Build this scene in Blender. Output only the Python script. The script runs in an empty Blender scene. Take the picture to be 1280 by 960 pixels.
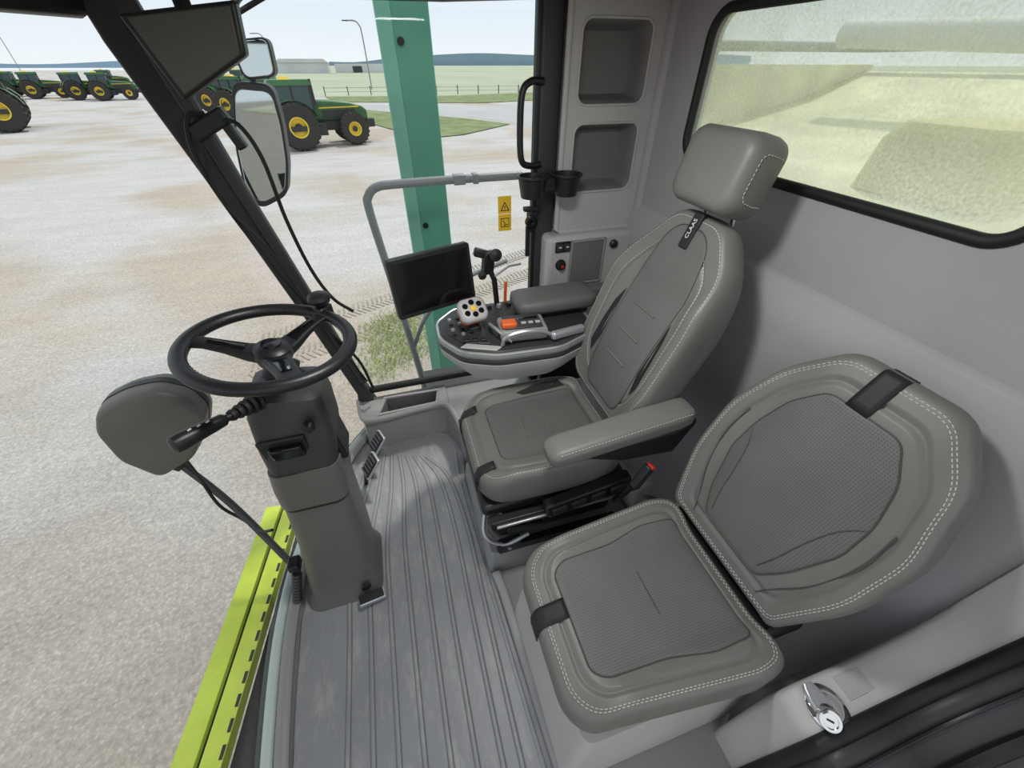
import bpy, bmesh, math, random
from mathutils import Vector, Matrix, Euler
random.seed(7)
S=bpy.context.scene
S.view_settings.view_transform='Standard'
S.view_settings.look='None'
COL=bpy.context.collection
def lin(c):
    c/=255.0
    return c/12.92 if c<=.04045 else ((c+.055)/1.055)**2.4
def rgb(r,g,b): return (lin(r),lin(g),lin(b),1)
# ---------------------------------------------------------------- materials
def mat(name,col,rough=.5,var=.06,vscale=8,bump=0,bscale=200,metal=0,spec=.5,coat=0):
    m=bpy.data.materials.new(name); m.use_nodes=True
    nt=m.node_tree; N=nt.nodes; L=nt.links; b=N['Principled BSDF']
    b.inputs['Roughness'].default_value=rough; b.inputs['Metallic'].default_value=metal
    b.inputs['Specular IOR Level'].default_value=spec; b.inputs['Coat Weight'].default_value=coat
    tc=N.new('ShaderNodeTexCoord'); nz=N.new('ShaderNodeTexNoise'); nz.inputs['Scale'].default_value=vscale; nz.inputs['Detail'].default_value=5
    L.new(tc.outputs['Object'],nz.inputs['Vector'])
    cr=N.new('ShaderNodeValToRGB'); e=cr.color_ramp.elements
    c=rgb(*col); e[0].position=.3; e[1].position=.7
    e[0].color=tuple(x*(1-var) for x in c[:3])+(1,); e[1].color=tuple(min(1,x*(1+var)) for x in c[:3])+(1,)
    L.new(nz.outputs['Fac'],cr.inputs['Fac']); L.new(cr.outputs['Color'],b.inputs['Base Color'])
    if bump:
        n2=N.new('ShaderNodeTexNoise'); n2.inputs['Scale'].default_value=bscale; n2.inputs['Detail'].default_value=3
        L.new(tc.outputs['Object'],n2.inputs['Vector'])
        bp=N.new('ShaderNodeBump'); bp.inputs['Strength'].default_value=bump; bp.inputs['Distance'].default_value=.002
        L.new(n2.outputs['Fac'],bp.inputs['Height']); L.new(bp.outputs['Normal'],b.inputs['Normal'])
    return m
def perf_mat(name,col,pitch,ud,vd,depth=.5):
    m=mat(name,col,.6)
    nt=m.node_tree;N=nt.nodes;L=nt.links;b=N['Principled BSDF']
    tc=N.new('ShaderNodeTexCoord');cx=N.new('ShaderNodeCombineXYZ')
    for i,d in enumerate((ud,vd)):
        dt=N.new('ShaderNodeVectorMath');dt.operation='DOT_PRODUCT';dt.inputs[1].default_value=d
        L.new(tc.outputs['Object'],dt.inputs[0]);L.new(dt.outputs['Value'],cx.inputs[i])
    v=N.new('ShaderNodeTexVoronoi');v.voronoi_dimensions='2D';v.inputs['Scale'].default_value=1/pitch;v.inputs['Randomness'].default_value=0
    L.new(cx.outputs[0],v.inputs['Vector'])
    r=N.new('ShaderNodeMapRange');r.inputs['From Min'].default_value=.16;r.inputs['From Max'].default_value=.30
    L.new(v.outputs['Distance'],r.inputs['Value'])
    mx=N.new('ShaderNodeMixRGB');mx.blend_type='MULTIPLY';mx.inputs['Fac'].default_value=1
    src=b.inputs['Base Color'].links[0].from_socket
    mr=N.new('ShaderNodeMapRange');mr.inputs['To Min'].default_value=depth
    L.new(r.outputs['Result'],mr.inputs['Value'])
    L.new(src,mx.inputs['Color1']);L.new(mr.outputs['Result'],mx.inputs['Color2']);L.new(mx.outputs['Color'],b.inputs['Base Color'])
    return m
def glass_mat(name,tint=(1,1,1),ior=1.2,dust=0,dustcol=(200,200,180)):
    m=bpy.data.materials.new(name);m.use_nodes=True;nt=m.node_tree;N=nt.nodes;L=nt.links;N.clear()
    o=N.new('ShaderNodeOutputMaterial');t=N.new('ShaderNodeBsdfTransparent');t.inputs[0].default_value=(*tint,1)
    g=N.new('ShaderNodeBsdfGlossy');g.inputs['Roughness'].default_value=.02
    mx=N.new('ShaderNodeMixShader');lw=N.new('ShaderNodeFresnel');lw.inputs[0].default_value=ior
    L.new(lw.outputs[0],mx.inputs[0]);L.new(t.outputs[0],mx.inputs[1]);L.new(g.outputs[0],mx.inputs[2])
    last=mx
    if dust:
        d=N.new('ShaderNodeBsdfDiffuse');d.inputs[0].default_value=rgb(*dustcol)
        tr=N.new('ShaderNodeBsdfTranslucent');tr.inputs[0].default_value=rgb(*dustcol)
        dm=N.new('ShaderNodeMixShader');dm.inputs[0].default_value=.8
        L.new(d.outputs[0],dm.inputs[1]);L.new(tr.outputs[0],dm.inputs[2])
        tc=N.new('ShaderNodeTexCoord');n1=N.new('ShaderNodeTexNoise');n1.inputs['Scale'].default_value=130;n1.inputs['Detail'].default_value=3
        L.new(tc.outputs['Object'],n1.inputs['Vector'])
        n2=N.new('ShaderNodeTexNoise');n2.inputs['Scale'].default_value=3;L.new(tc.outputs['Object'],n2.inputs['Vector'])
        a=N.new('ShaderNodeMath');a.operation='MULTIPLY';L.new(n1.outputs['Fac'],a.inputs[0]);L.new(n2.outputs['Fac'],a.inputs[1])
        r=N.new('ShaderNodeMapRange');r.inputs['From Min'].default_value=.12;r.inputs['From Max'].default_value=.4;r.inputs['To Min'].default_value=dust*.6;r.inputs['To Max'].default_value=min(.95,dust*1.45)
        L.new(a.outputs[0],r.inputs['Value'])
        m2=N.new('ShaderNodeMixShader');L.new(r.outputs['Result'],m2.inputs[0]);L.new(mx.outputs[0],m2.inputs[1]);L.new(dm.outputs[0],m2.inputs[2]);last=m2
    L.new(last.outputs[0],o.inputs[0]);return m
sn22,cs22=math.sin(math.radians(22)),math.cos(math.radians(22))
M={}
M['leather']=mat('seat_leather',(112,111,106),.46,.05,6,.15,350)
M['leather_dk']=mat('seat_leather_dark',(101,100,97),.5,.05,6,.15,350)
M['piping']=mat('seat_piping',(70,70,68),.5,.05,6)
M['perf']=perf_mat('seat_perforated_fabric',(102,102,99),.0065,(0,1,0),(1,0,0),.55)
M['perf_back']=perf_mat('back_perforated_fabric',(102,102,99),.0065,(0,1,0),(sn22,0,cs22),.55)
M['strap']=mat('strap_black',(28,29,31),.6)
M['thread']=mat('stitch_thread',(205,203,196),.7)
M['plastic']=mat('plastic_grey',(144,144,143),.45,.04,5,.1,400)
M['plastic_lt']=mat('plastic_light_grey',(182,180,178),.45,.04,5,.1,400)
M['liner']=mat('cab_liner_grey',(168,166,169),.7,.04,4,.15,500)
M['liner_daylit']=mat('shelf_liner_daylit',(188,186,183),.6,.04,4,.15,500)  # liner grey lightened, daylight from the door painted into the shelf colour
M['column']=mat('column_grey',(100,98,94),.42,.05,5,.08,400)
M['dark']=mat('plastic_dark_grey',(55,56,57),.45,.06,8,.1,300)
M['black']=mat('plastic_black',(26,27,29),.4,.1,8,.08,300)
M['rubber']=mat('rubber_black',(22,22,23),.6,.1,9)
M['gloss']=mat('gloss_black',(14,15,17),.12,.05,5)
M['pillar']=mat('pillar_charcoal',(52,52,53),.5,.06,6,.1,300)
M['silver']=mat('silver_trim',(190,192,195),.3,.03,6,metal=.6)
M['chrome']=mat('chrome',(225,225,225),.08,.02,6,metal=1)
M['steel']=mat('rail_grey_paint',(135,140,143),.4,.05,8)
M['orange']=mat('orange_plastic',(230,100,40),.45)
M['white']=mat('white_print',(225,225,225),.5,.02)
M['yellow']=mat('warning_yellow',(240,195,50),.5,.03)
M['red']=mat('red_plastic',(190,40,25),.45)
M['lime']=mat('lime_paint',(202,222,76),.4,.08,10)
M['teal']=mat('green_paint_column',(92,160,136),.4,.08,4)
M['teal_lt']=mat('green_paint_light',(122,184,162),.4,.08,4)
M['jdgreen']=mat('tractor_green',(48,98,54),.4,.1,2)
M['jdyellow']=mat('tractor_yellow',(228,198,64),.45,.05,2)
M['tyre']=mat('tyre_rubber',(54,52,50),.8,.15,3)
M['tglass']=mat('tractor_glass',(60,78,80),.1,.1,2)
M['screen']=mat('screen_black',(12,13,15),.1,.02)
M['visorface']=mat('visor_face',(80,79,73),.4,.05,4)
M['mint']=mat('sill_pale',(190,205,200),.4,.04,5)
M['mirror']=mat('mirror_glass',(200,208,212),.03,.01,3,metal=1)
M['build']=mat('building_white',(205,208,210),.6,.1,.1)
M['hill']=mat('distant_hill',(132,156,176),.9,.05,.01)  # blue air haze mixed into the hill colour
M['wglass']=glass_mat('window_glass',(.97,.99,.98))
M['rglass']=glass_mat('rear_window_glass',(.92,.97,.92),1.25,.60,(226,234,214))
def floor_mat():
    m=mat('rubber_mat',(136,139,141),.45,.1,3,.1,300)
    nt=m.node_tree;N=nt.nodes;L=nt.links;b=N['Principled BSDF']
    tc=N.new('ShaderNodeTexCoord');n=N.new('ShaderNodeTexNoise');n.inputs['Scale'].default_value=7;n.inputs['Detail'].default_value=10;n.inputs['Roughness'].default_value=.7
    mp=N.new('ShaderNodeMapping');mp.inputs['Scale'].default_value=(3,1,1)
    L.new(tc.outputs['Object'],mp.inputs[0]);L.new(mp.outputs[0],n.inputs['Vector'])
    r=N.new('ShaderNodeMapRange');r.inputs['From Min'].default_value=.5;r.inputs['From Max'].default_value=.78
    L.new(n.outputs['Fac'],r.inputs['Value'])
    mx=N.new('ShaderNodeMixRGB');mx.inputs['Color2'].default_value=rgb(172,170,163)
    src=b.inputs['Base Color'].links[0].from_socket
    L.new(r.outputs['Result'],mx.inputs['Fac']);L.new(src,mx.inputs['Color1']);L.new(mx.outputs[0],b.inputs['Base Color']);return m
M['mat']=floor_mat()
M['mat_groove']=mat('rubber_mat_groove',(106,108,110),.5)
def ground_mat():
    m=bpy.data.materials.new('gravel_yard');m.use_nodes=True;nt=m.node_tree;N=nt.nodes;L=nt.links;b=N['Principled BSDF'];b.inputs['Roughness'].default_value=.95;b.inputs['Specular IOR Level'].default_value=.1
    tc=N.new('ShaderNodeTexCoord')
    def noise(s,d=6,rg=.6,scale=None):
        n=N.new('ShaderNodeTexNoise');n.inputs['Scale'].default_value=s;n.inputs['Detail'].default_value=d;n.inputs['Roughness'].default_value=rg
        if scale:
            mp=N.new('ShaderNodeMapping');mp.inputs['Scale'].default_value=scale;mp.inputs['Rotation'].default_value=(0,0,.5);L.new(tc.outputs['Object'],mp.inputs[0]);L.new(mp.outputs[0],n.inputs['Vector'])
        else: L.new(tc.outputs['Object'],n.inputs['Vector'])
        return n
    sp=N.new('ShaderNodeSeparateXYZ');L.new(tc.outputs['Object'],sp.inputs[0])
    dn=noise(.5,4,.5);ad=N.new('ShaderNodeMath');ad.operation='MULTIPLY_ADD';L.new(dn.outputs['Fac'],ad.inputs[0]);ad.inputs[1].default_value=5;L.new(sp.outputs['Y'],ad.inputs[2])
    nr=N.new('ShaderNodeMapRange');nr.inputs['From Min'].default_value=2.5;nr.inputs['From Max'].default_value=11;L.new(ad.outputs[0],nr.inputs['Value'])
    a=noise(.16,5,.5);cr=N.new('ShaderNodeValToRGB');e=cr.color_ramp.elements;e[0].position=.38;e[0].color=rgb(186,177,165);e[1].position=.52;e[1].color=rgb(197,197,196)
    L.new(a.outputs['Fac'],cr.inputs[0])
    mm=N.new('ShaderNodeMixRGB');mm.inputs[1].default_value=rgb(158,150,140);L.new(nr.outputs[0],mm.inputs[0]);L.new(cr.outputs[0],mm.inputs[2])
    f=noise(22,9,.78);r=N.new('ShaderNodeMapRange');r.inputs['From Min'].default_value=.3;r.inputs['From Max'].default_value=.7;r.inputs['To Min'].default_value=.66;r.inputs['To Max'].default_value=1.26
    L.new(f.outputs['Fac'],r.inputs['Value'])
    v=N.new('ShaderNodeTexVoronoi');v.inputs['Scale'].default_value=30;L.new(tc.outputs['Object'],v.inputs['Vector'])
    r3=N.new('ShaderNodeMapRange');r3.inputs['From Min'].default_value=.0;r3.inputs['From Max'].default_value=.5;r3.inputs['To Min'].default_value=1.16;r3.inputs['To Max'].default_value=.88;L.new(v.outputs['Distance'],r3.inputs['Value'])
    st=noise(1.2,5,.6,(.35,1.6,1));r2=N.new('ShaderNodeMapRange');r2.inputs['From Min'].default_value=.35;r2.inputs['From Max'].default_value=.65;r2.inputs['To Min'].default_value=.93;r2.inputs['To Max'].default_value=1.04;L.new(st.outputs['Fac'],r2.inputs['Value'])
    last=mm.outputs[0]
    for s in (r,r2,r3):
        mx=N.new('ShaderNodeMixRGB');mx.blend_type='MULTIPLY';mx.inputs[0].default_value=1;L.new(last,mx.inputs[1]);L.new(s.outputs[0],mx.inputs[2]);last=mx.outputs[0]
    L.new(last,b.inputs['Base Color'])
    bp=N.new('ShaderNodeBump');bp.inputs['Strength'].default_value=.35;bp.inputs['Distance'].default_value=.02;L.new(f.outputs['Fac'],bp.inputs['Height']);L.new(bp.outputs[0],b.inputs['Normal'])
    return m
M['ground']=ground_mat()
M['track']=mat('tyre_track_soil',(150,142,132),.95,.15,6)
M['grass']=mat('grass',(116,130,84),.95,.3,.8,.5,5)
M['field']=mat('field_green',(164,172,148),.95,.14,.02)
M['road']=mat('road_gravel',(172,174,176),.95,.06,.2)
M['tank']=mat('grain_tank_inside',(216,216,178),.7,.2,4)
M['tank2']=mat('grain_tank_hatch',(196,190,130),.7,.15,1.5)
M['dark_pocket']=mat('pocket_grey',(114,112,110),.6,.04,5)
# ---------------------------------------------------------------- helpers
def empty(name,loc=(0,0,0)):
    o=bpy.data.objects.new(name,None);COL.objects.link(o);o.location=loc;o.empty_display_size=.1;return o
def mk(name,verts,faces,mats,parent=None,smooth=True,fm=None,autos=40,bevel=0,seg=3):
    me=bpy.data.meshes.new(name);me.from_pydata([tuple(v) for v in verts],[],faces)
    if not isinstance(mats,(list,tuple)): mats=[mats]
    for m in mats: me.materials.append(M[m] if isinstance(m,str) else m)
    bm=bmesh.new();bm.from_mesh(me);
    if fm:
        bm.faces.ensure_lookup_table()
        for i,f in enumerate(bm.faces): f.material_index=fm[i]
    bmesh.ops.recalc_face_normals(bm,faces=bm.faces)
    for f in bm.faces: f.smooth=smooth
    if smooth:
        ca=math.radians(autos)
        for e in bm.edges:
            if len(e.link_faces)==2 and e.calc_face_angle(0)>ca: e.smooth=False
    bm.to_mesh(me);bm.free()
    o=bpy.data.objects.new(name,me);COL.objects.link(o)
    if parent: o.parent=parent
    if bevel:
        md=o.modifiers.new('b','BEVEL');md.width=bevel;md.segments=seg;md.limit_method='ANGLE';md.angle_limit=math.radians(35)
    return o
def tm(loc=(0,0,0),rot=(0,0,0)):
    return Matrix.Translation(Vector(loc))@Euler([math.radians(r) for r in rot],'XYZ').to_matrix().to_4x4()
def rbox(name,size,loc,m,parent=None,rot=(0,0,0),bevel=.006,taper=1.0,T=None):
    hx,hy,hz=[s/2 for s in size]
    vs=[]
    for z,k in ((-hz,1),(hz,taper)):
        for x,y in ((-1,-1),(1,-1),(1,1),(-1,1)): vs.append(Vector((x*hx*k,y*hy*k,z)))
    X=T if T else tm(loc,rot)
    vs=[X@v for v in vs]
    fs=[(0,1,2,3),(4,5,6,7),(0,1,5,4),(1,2,6,5),(2,3,7,6),(3,0,4,7)]
    return mk(name,vs,fs,m,parent,smooth=True,bevel=min(bevel,min(size)*.45))
def crom(pts,n,closed):
    P=[Vector(p) for p in pts];k=len(P);out=[]
    segs=k if closed else k-1
    per=max(1,n//segs)
    for i in range(segs):
        p0=P[(i-1)%k] if closed or i>0 else P[0]*2-P[1]
        p1=P[i];p2=P[(i+1)%k]
        p3=P[(i+2)%k] if closed or i+2<k else P[-1]*2-P[-2]
        for j in range(per):
            t=j/per
            out.append(.5*((2*p1)+(p2-p0)*t+(2*p0-5*p1+4*p2-p3)*t*t+(3*p1-p0-3*p2+p3)*t**3))
    if not closed: out.append(P[-1])
    return out
def rp(pts,r,step=.015,steps=8):
    P=[Vector((x,y,0)) for x,y in pts];n=len(P);out=[]
    R=r if isinstance(r,(list,tuple)) else [r]*n
    seg=[]
    for i in range(n):
        p=P[i];a=P[i-1];b=P[(i+1)%n];da=(a-p);db=(b-p)
        q=min(R[i],da.length*.48,db.length*.48)
        s=p+da.normalized()*q;e=p+db.normalized()*q
        seg.append([s*(1-t)**2+p*2*t*(1-t)+e*t*t for t in [j/steps for j in range(steps+1)]])
    for i in range(n):
        out+=seg[i];a=seg[i][-1];b=seg[(i+1)%n][0];k=int((b-a).length/step)
        for j in range(1,k): out.append(a.lerp(b,j/k))
    res=[]
    for p in out:
        if not res or (p-res[-1]).length>1e-5: res.append(p)
    if (res[0]-res[-1]).length<1e-5: res.pop()
    return res
def tube(name,pts,r,m,parent=None,smoothn=0,closed=False,seg=12,flat=1.0,rad=None):
    P=crom(pts,smoothn,closed) if smoothn else [Vector(p) for p in pts]
    k=len(P);vs=[];fs=[];nprev=None
    for i,p in enumerate(P):
        a=P[i-1] if (i>0 or closed) else p;b=P[(i+1)%k] if (i<k-1 or closed) else p
        t=(b-a).normalized()
        if nprev is None:
            n=t.orthogonal().normalized() if abs(t.z)>.9 else Vector((0,0,1))
            n=(n-t*n.dot(t)).normalized()
        else: n=(nprev-t*nprev.dot(t)).normalized()
        nprev=n;bn=t.cross(n)
        rr=r if rad is None else rad[min(len(rad)-1,int(i*len(rad)/k))]
        for j in range(seg):
            an=2*math.pi*j/seg;vs.append(p+n*(math.cos(an)*rr*flat)+bn*(math.sin(an)*rr))
    for i in range(k if closed else k-1):
        for j in range(seg):
            a=i*seg+j;b=i*seg+(j+1)%seg;c=((i+1)%k)*seg+(j+1)%seg;d=((i+1)%k)*seg+j;fs.append((a,b,c,d))
    if not closed: fs.append(tuple(range(seg)));fs.append(tuple(range((k-1)*seg,k*seg)))
    return mk(name,vs,fs,m,parent)
def loft(name,secs,m,parent=None,cap=True,autos=40,bevel=0):
    n=len(secs[0]);vs=[Vector(p) for s in secs for p in s];fs=[]
    for i in range(len(secs)-1):
        for j in range(n):
            fs.append((i*n+j,i*n+(j+1)%n,(i+1)*n+(j+1)%n,(i+1)*n+j))
    if cap: fs.append(tuple(range(n)));fs.append(tuple(range((len(secs)-1)*n,len(secs)*n)))
    return mk(name,vs,fs,m,parent,autos=autos,bevel=bevel)
def sheet(name,rows,m,parent=None,thick=0,autos=40):
    n=len(rows[0]);vs=[Vector(p) for s in rows for p in s];fs=[]
    for i in range(len(rows)-1):
        for j in range(n-1): fs.append((i*n+j,i*n+j+1,(i+1)*n+j+1,(i+1)*n+j))
    o=mk(name,vs,fs,m,parent,autos=autos)
    if thick:
        md=o.modifiers.new('s','SOLIDIFY');md.thickness=thick;md.offset=0
    return o
def rr(hx,hy,r,n=6):
    out=[]
    for cx,cy,a0 in ((hx-r,hy-r,0),(-hx+r,hy-r,90),(-hx+r,-hy+r,180),(hx-r,-hy+r,270)):
        for i in range(n+1):
            a=math.radians(a0+90*i/n);out.append((cx+r*math.cos(a),cy+r*math.sin(a)))
    return out
def prism(name,poly,z0,z1,m,parent=None,T=None,bevel=.004,seg=3):
    T=T or Matrix();n=len(poly)
    vs=[T@Vector((x,y,z0)) for x,y in poly]+[T@Vector((x,y,z1)) for x,y in poly]
    fs=[tuple(range(n)),tuple(range(n,2*n))]+[(i,(i+1)%n,n+(i+1)%n,n+i) for i in range(n)]
    return mk(name,vs,fs,m,parent,bevel=bevel,seg=seg)
def lathe(name,prof,T,m,parent=None,n=32,fm=None):
    vs=[];fs=[];k=len(prof)
    for r,z in prof:
        for j in range(n):
            a=2*math.pi*j/n;vs.append(T@Vector((r*math.cos(a),r*math.sin(a),z)))
    for i in range(k-1):
        for j in range(n): fs.append((i*n+j,i*n+(j+1)%n,(i+1)*n+(j+1)%n,(i+1)*n+j))
    fs.append(tuple(range(n)));fs.append(tuple(range((k-1)*n,k*n)))
    return mk(name,vs,fs,m,parent,autos=35)
def frame(o,u,v,w):
    m=Matrix.Identity(4)
    for i,a in enumerate((Vector(u),Vector(v),Vector(w),Vector(o))):
        for j in range(3): m[j][i]=a[j]
    return m
PROF=[(.95,0),(.99,.12),(1.0,.3),(1.0,.72),(.99,.86),(.972,.95),(.95,.99),(.92,1.0)]
class Pad:
    def __init__(s_,name,outline,T,F,m,parent,extra=lambda x,y:0,seams=(),w0=0,r=.04,prof=PROF,seamd=.006):
        O=rp(outline,r);n=len(O);s_.O=O;s_.T=T;s_.F=F;s_.extra=extra;s_.w0=w0;s_.n=n
        C=Vector((sum(p.x for p in O)/n,sum(p.y for p in O)/n,0));s_.C=C
        s_.prof=[(s,w*T) for s,w in prof]
        rings=list(s_.prof);s=.90
        while s>.05:
            d=0
            for q in seams:
                if abs(s-q)<.012: d=-seamd
            rings.append((s,T+d));s-=.02 if any(abs(s-q)<.05 for q in seams) else .05
        vs=[];fs=[]
        for s,w in rings:
            for i in range(n): vs.append(s_.P(s,w,i))
        for a in range(len(rings)-1):
            for i in range(n): fs.append((a*n+i,a*n+(i+1)%n,(a+1)*n+(i+1)%n,(a+1)*n+i))
        vs.append(F@Vector((C.x,C.y,w0+T+extra(C.x,C.y))));ci=len(vs)-1;b=(len(rings)-1)*n
        for i in range(n): fs.append((b+i,b+(i+1)%n,ci))
        fs.append(tuple(range(n)))
        mk(name,vs,fs,m,parent,autos=60)
    def P(s_,s,w,i):
        p=s_.C+(s_.O[i]-s_.C)*s
        k=min(1,max(0,w/s_.T-.1)/.7)
        return s_.F@Vector((p.x,p.y,s_.w0+w+s_.extra(p.x,p.y)*k))
    def wat(s_,s):
        if s<=.92: return s_.T
        pr=s_.prof[3:]
        for (a,wa),(b,wb) in zip(pr,pr[1:]):
            if b<=s<=a: return wb+(wa-wb)*(s-b)/max(1e-6,a-b)
        return s_.T*.6
    def ring(s_,s,off=.0006): return [s_.P(s,s_.wat(s)+off,i) for i in range(s_.n)]
    def surf(s_,x,y,off=.001):
        d=Vector((x,y,0))-s_.C;an=math.atan2(d.y,d.x);best=None
        for i in range(s_.n):
            o=s_.O[i]-s_.C;q=abs((math.atan2(o.y,o.x)-an+math.pi)%(2*math.pi)-math.pi)
            if best is None or q<best[0]: best=(q,o.length)
        s=min(1,d.length/best[1]);w=s_.wat(s)
        k=min(1,max(0,w/s_.T-.1)/.7)
        return s_.F@Vector((x,y,s_.w0+w+s_.extra(x,y)*k+off))
def stitch(name,path,parent,closed=True,L=.0065,G=.0045,w=.0007,m='thread'):
    P=list(path)+([path[0]] if closed else [])
    vs=[];fs=[];d=[0]
    for i in range(len(P)-1): d.append(d[-1]+(P[i+1]-P[i]).length)
    def at(t):
        for i in range(len(P)-1):
            if d[i+1]>=t: return P[i].lerp(P[i+1],(t-d[i])/max(1e-9,d[i+1]-d[i]))
        return P[-1]
    t=0
    while t+L<d[-1]:
        a=at(t);b=at(t+L);dr=(b-a).normalized();x=dr.orthogonal().normalized();y=dr.cross(x);k=len(vs)
        for q in (a,b):
            for sx,sy in ((1,1),(-1,1),(-1,-1),(1,-1)): vs.append(q+x*w*sx+y*w*sy)
        fs+=[(k,k+1,k+2,k+3),(k+4,k+5,k+6,k+7)]+[(k+j,k+(j+1)%4,k+4+(j+1)%4,k+4+j) for j in range(4)]
        t+=L+G
    mk(name,vs,fs,m,parent,smooth=False)
def text(name,body,size,F,m,parent):
    c=bpy.data.curves.new(name,'FONT');c.body=body;c.size=size;c.extrude=.0004;c.align_x='CENTER';c.align_y='CENTER'
    o=bpy.data.objects.new(name,c);COL.objects.link(o);o.matrix_world=F;o.data.materials.append(M[m]);o.parent=parent;return o
def ss(a,b,x):
    t=max(0,min(1,(x-a)/(b-a)));return t*t*(3-2*t)
# ================================================================ ROOM SHELL
FR=[(-.31,1.80),(-.44,1.60),(-.55,1.35),(-.625,1.08),(-.655,.8),(-.645,.5),(-.615,.2),(-.57,-.08)]
FRs=[(p.x,p.y) for p in crom([(x,y,0) for x,y in FR],42,False)]
fl=empty('floor')
prism('floor_slab',FRs+[(1.2,-.08),(1.2,1.8)],-.12,-.004,'plastic',fl,bevel=0)
matpoly=[(-.27,1.70),(-.40,1.5),(-.50,1.28),(-.56,1.05),(-.60,.8),(-.59,.5),(-.56,.1),(.18,.02),(.145,.7),(.13,1.25),(.17,1.5),(.14,1.6),(.0,1.68)]
mt=empty('floor_mat')
prism('mat_sheet',matpoly,0,.012,'mat',mt,bevel=.006)
for i,x in enumerate([-.42,-.345,-.27,-.195,-.12,-.045,.03,.085]):
    yt=1.50-.014*i
    pts=[(x,.03,.012),(x,.6,.012),(x,1.0,.012),(x*.8-.02,1.3,.012),(x*.5-.085,yt+.06,.012)]
    for k,(dx,rd,m_) in enumerate(((0,.0065,'mat'),(-.0085,.0028,'mat_groove'),(.0085,.0028,'mat_groove'))):
        tube('rib_%d_%d'%(i,k),[(a+dx,b,c-(.001 if k else 0)) for a,b,c in pts],rd,m_,mt,smoothn=24,seg=8,flat=.5 if k else .65)
tube('mat_border',[(-.47,1.02,.0125),(-.42,1.3,.0125),(-.32,1.54,.0125),(-.17,1.63,.0125),(.03,1.62,.0125),(.11,1.53,.0125),(.10,1.2,.0125),(.12,.7,.0125),(.15,.05,.0125)],.008,'mat',mt,smoothn=48,seg=8,flat=.8)
tr=empty('trim_1')
tube('pale_edge',[(x-.02,y,.0) for x,y in FRs],.02,'mint',tr,seg=10)
tube('black_seal',[(x-.045,y,-.01) for x,y in FRs],.014,'rubber',tr,seg=10)
tube('inner_lip',[(x+.025,y,.015) for x,y in FRs[:-4]],.022,'plastic',tr,seg=10,flat=.7)
tr=empty('trim_2')
loft('seat_step_lip',[[(x+a,y,.028+b) for a,b in rr(.018,.026,.01,3)] for x,y in ((.195,.0),(.18,.3),(.165,.66),(.155,.74))],'plastic',tr)
g=empty('window_1')
sheet('windshield_glass',[[(x-.03-.38*s**1.0-.05*math.sin(s*math.pi),y,.0+1.78*s) for x,y in FRs] for s in [i/10 for i in range(11)]],'wglass',g)
g=empty('window_2')
mk('side_glass',[(-.30,1.83,.2),(.66,1.83,.2),(.66,1.83,1.8),(-.68,1.83,1.8)],[(0,1,2,3)],'wglass',g)
tube('lower_seal',[(-.33,1.82,.25),(.66,1.82,.25)],.02,'rubber',g)
ce=empty('ceiling')
prism('roof_panel',[(x-.55,y) for x,y in [(-.31,1.95),(-.5,1.6),(-.62,1.1),(-.65,.6),(-.6,.1),(-.57,-.25)]]+[(1.35,-.25),(1.35,1.95)],1.86,2.0,'liner',ce,bevel=.02)
tube('header_side',[(-.72,1.80,1.835),(.3,1.80,1.84),(.75,1.80,1.86)],.03,'black',ce,seg=12)
tube('header_front',[(x-.42,y,1.80) for x,y in FRs],.05,'black',ce,seg=12)
tube('header_door',[(-.95,-.15,1.82),(1.2,-.15,1.82)],.035,'black',ce,seg=12)
dl=empty('added_fill_light')  # housing and area lamp added as fill to brighten the cab interior
rbox('fill_housing',(.30,.16,.02),(.25,.75,1.852),'plastic_lt',dl)
la=bpy.data.lights.new('cab_fill','AREA');la.shape='RECTANGLE';la.size=.26;la.size_y=.13;la.energy=10;la.color=(1,.98,.96)
lo=bpy.data.objects.new('cab_fill_lamp',la);COL.objects.link(lo);lo.location=(.25,.75,1.838);lo.parent=dl
ap=empty('wall_front_right_pillar')
def sec(c,hx,hy,r=.015): return [(c[0]+x,c[1]+y,c[2]) for x,y in rr(hx,hy,r,3)]
loft('a_pillar',[sec((-.66,1.82,1.86),.062,.05),sec((-.645,1.82,1.7),.055,.05),sec((-.53,1.82,1.22),.042,.045),sec((-.41,1.82,.7),.035,.04),sec((-.31,1.82,.26),.032,.04),sec((-.30,1.82,.1),.06,.05)],'pillar',ap)
loft('a_pillar_cover',[sec((-.60,1.775,1.80),.03,.02,.01),sec((-.50,1.775,1.3),.022,.02,.01),sec((-.29,1.775,.35),.012,.02,.008)],'dark',ap)
ap=empty('wall_front_left_pillar')
loft('a_pillar',[sec((-.97,-.13,1.86),.05,.04),sec((-.62,-.13,0),.04,.04)],'pillar',ap)
bp_=empty('wall_right_pillar')
loft('b_pillar',[sec((.69,1.81,z),.045,.035,.012) for z in (0,.5,1.2,1.88)],'pillar',bp_)
loft('b_pillar_edge',[sec((.642,1.80,z),.012,.02,.006) for z in (0.25,1.85)],'black',bp_)
wr=empty('wall_rear')
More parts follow.
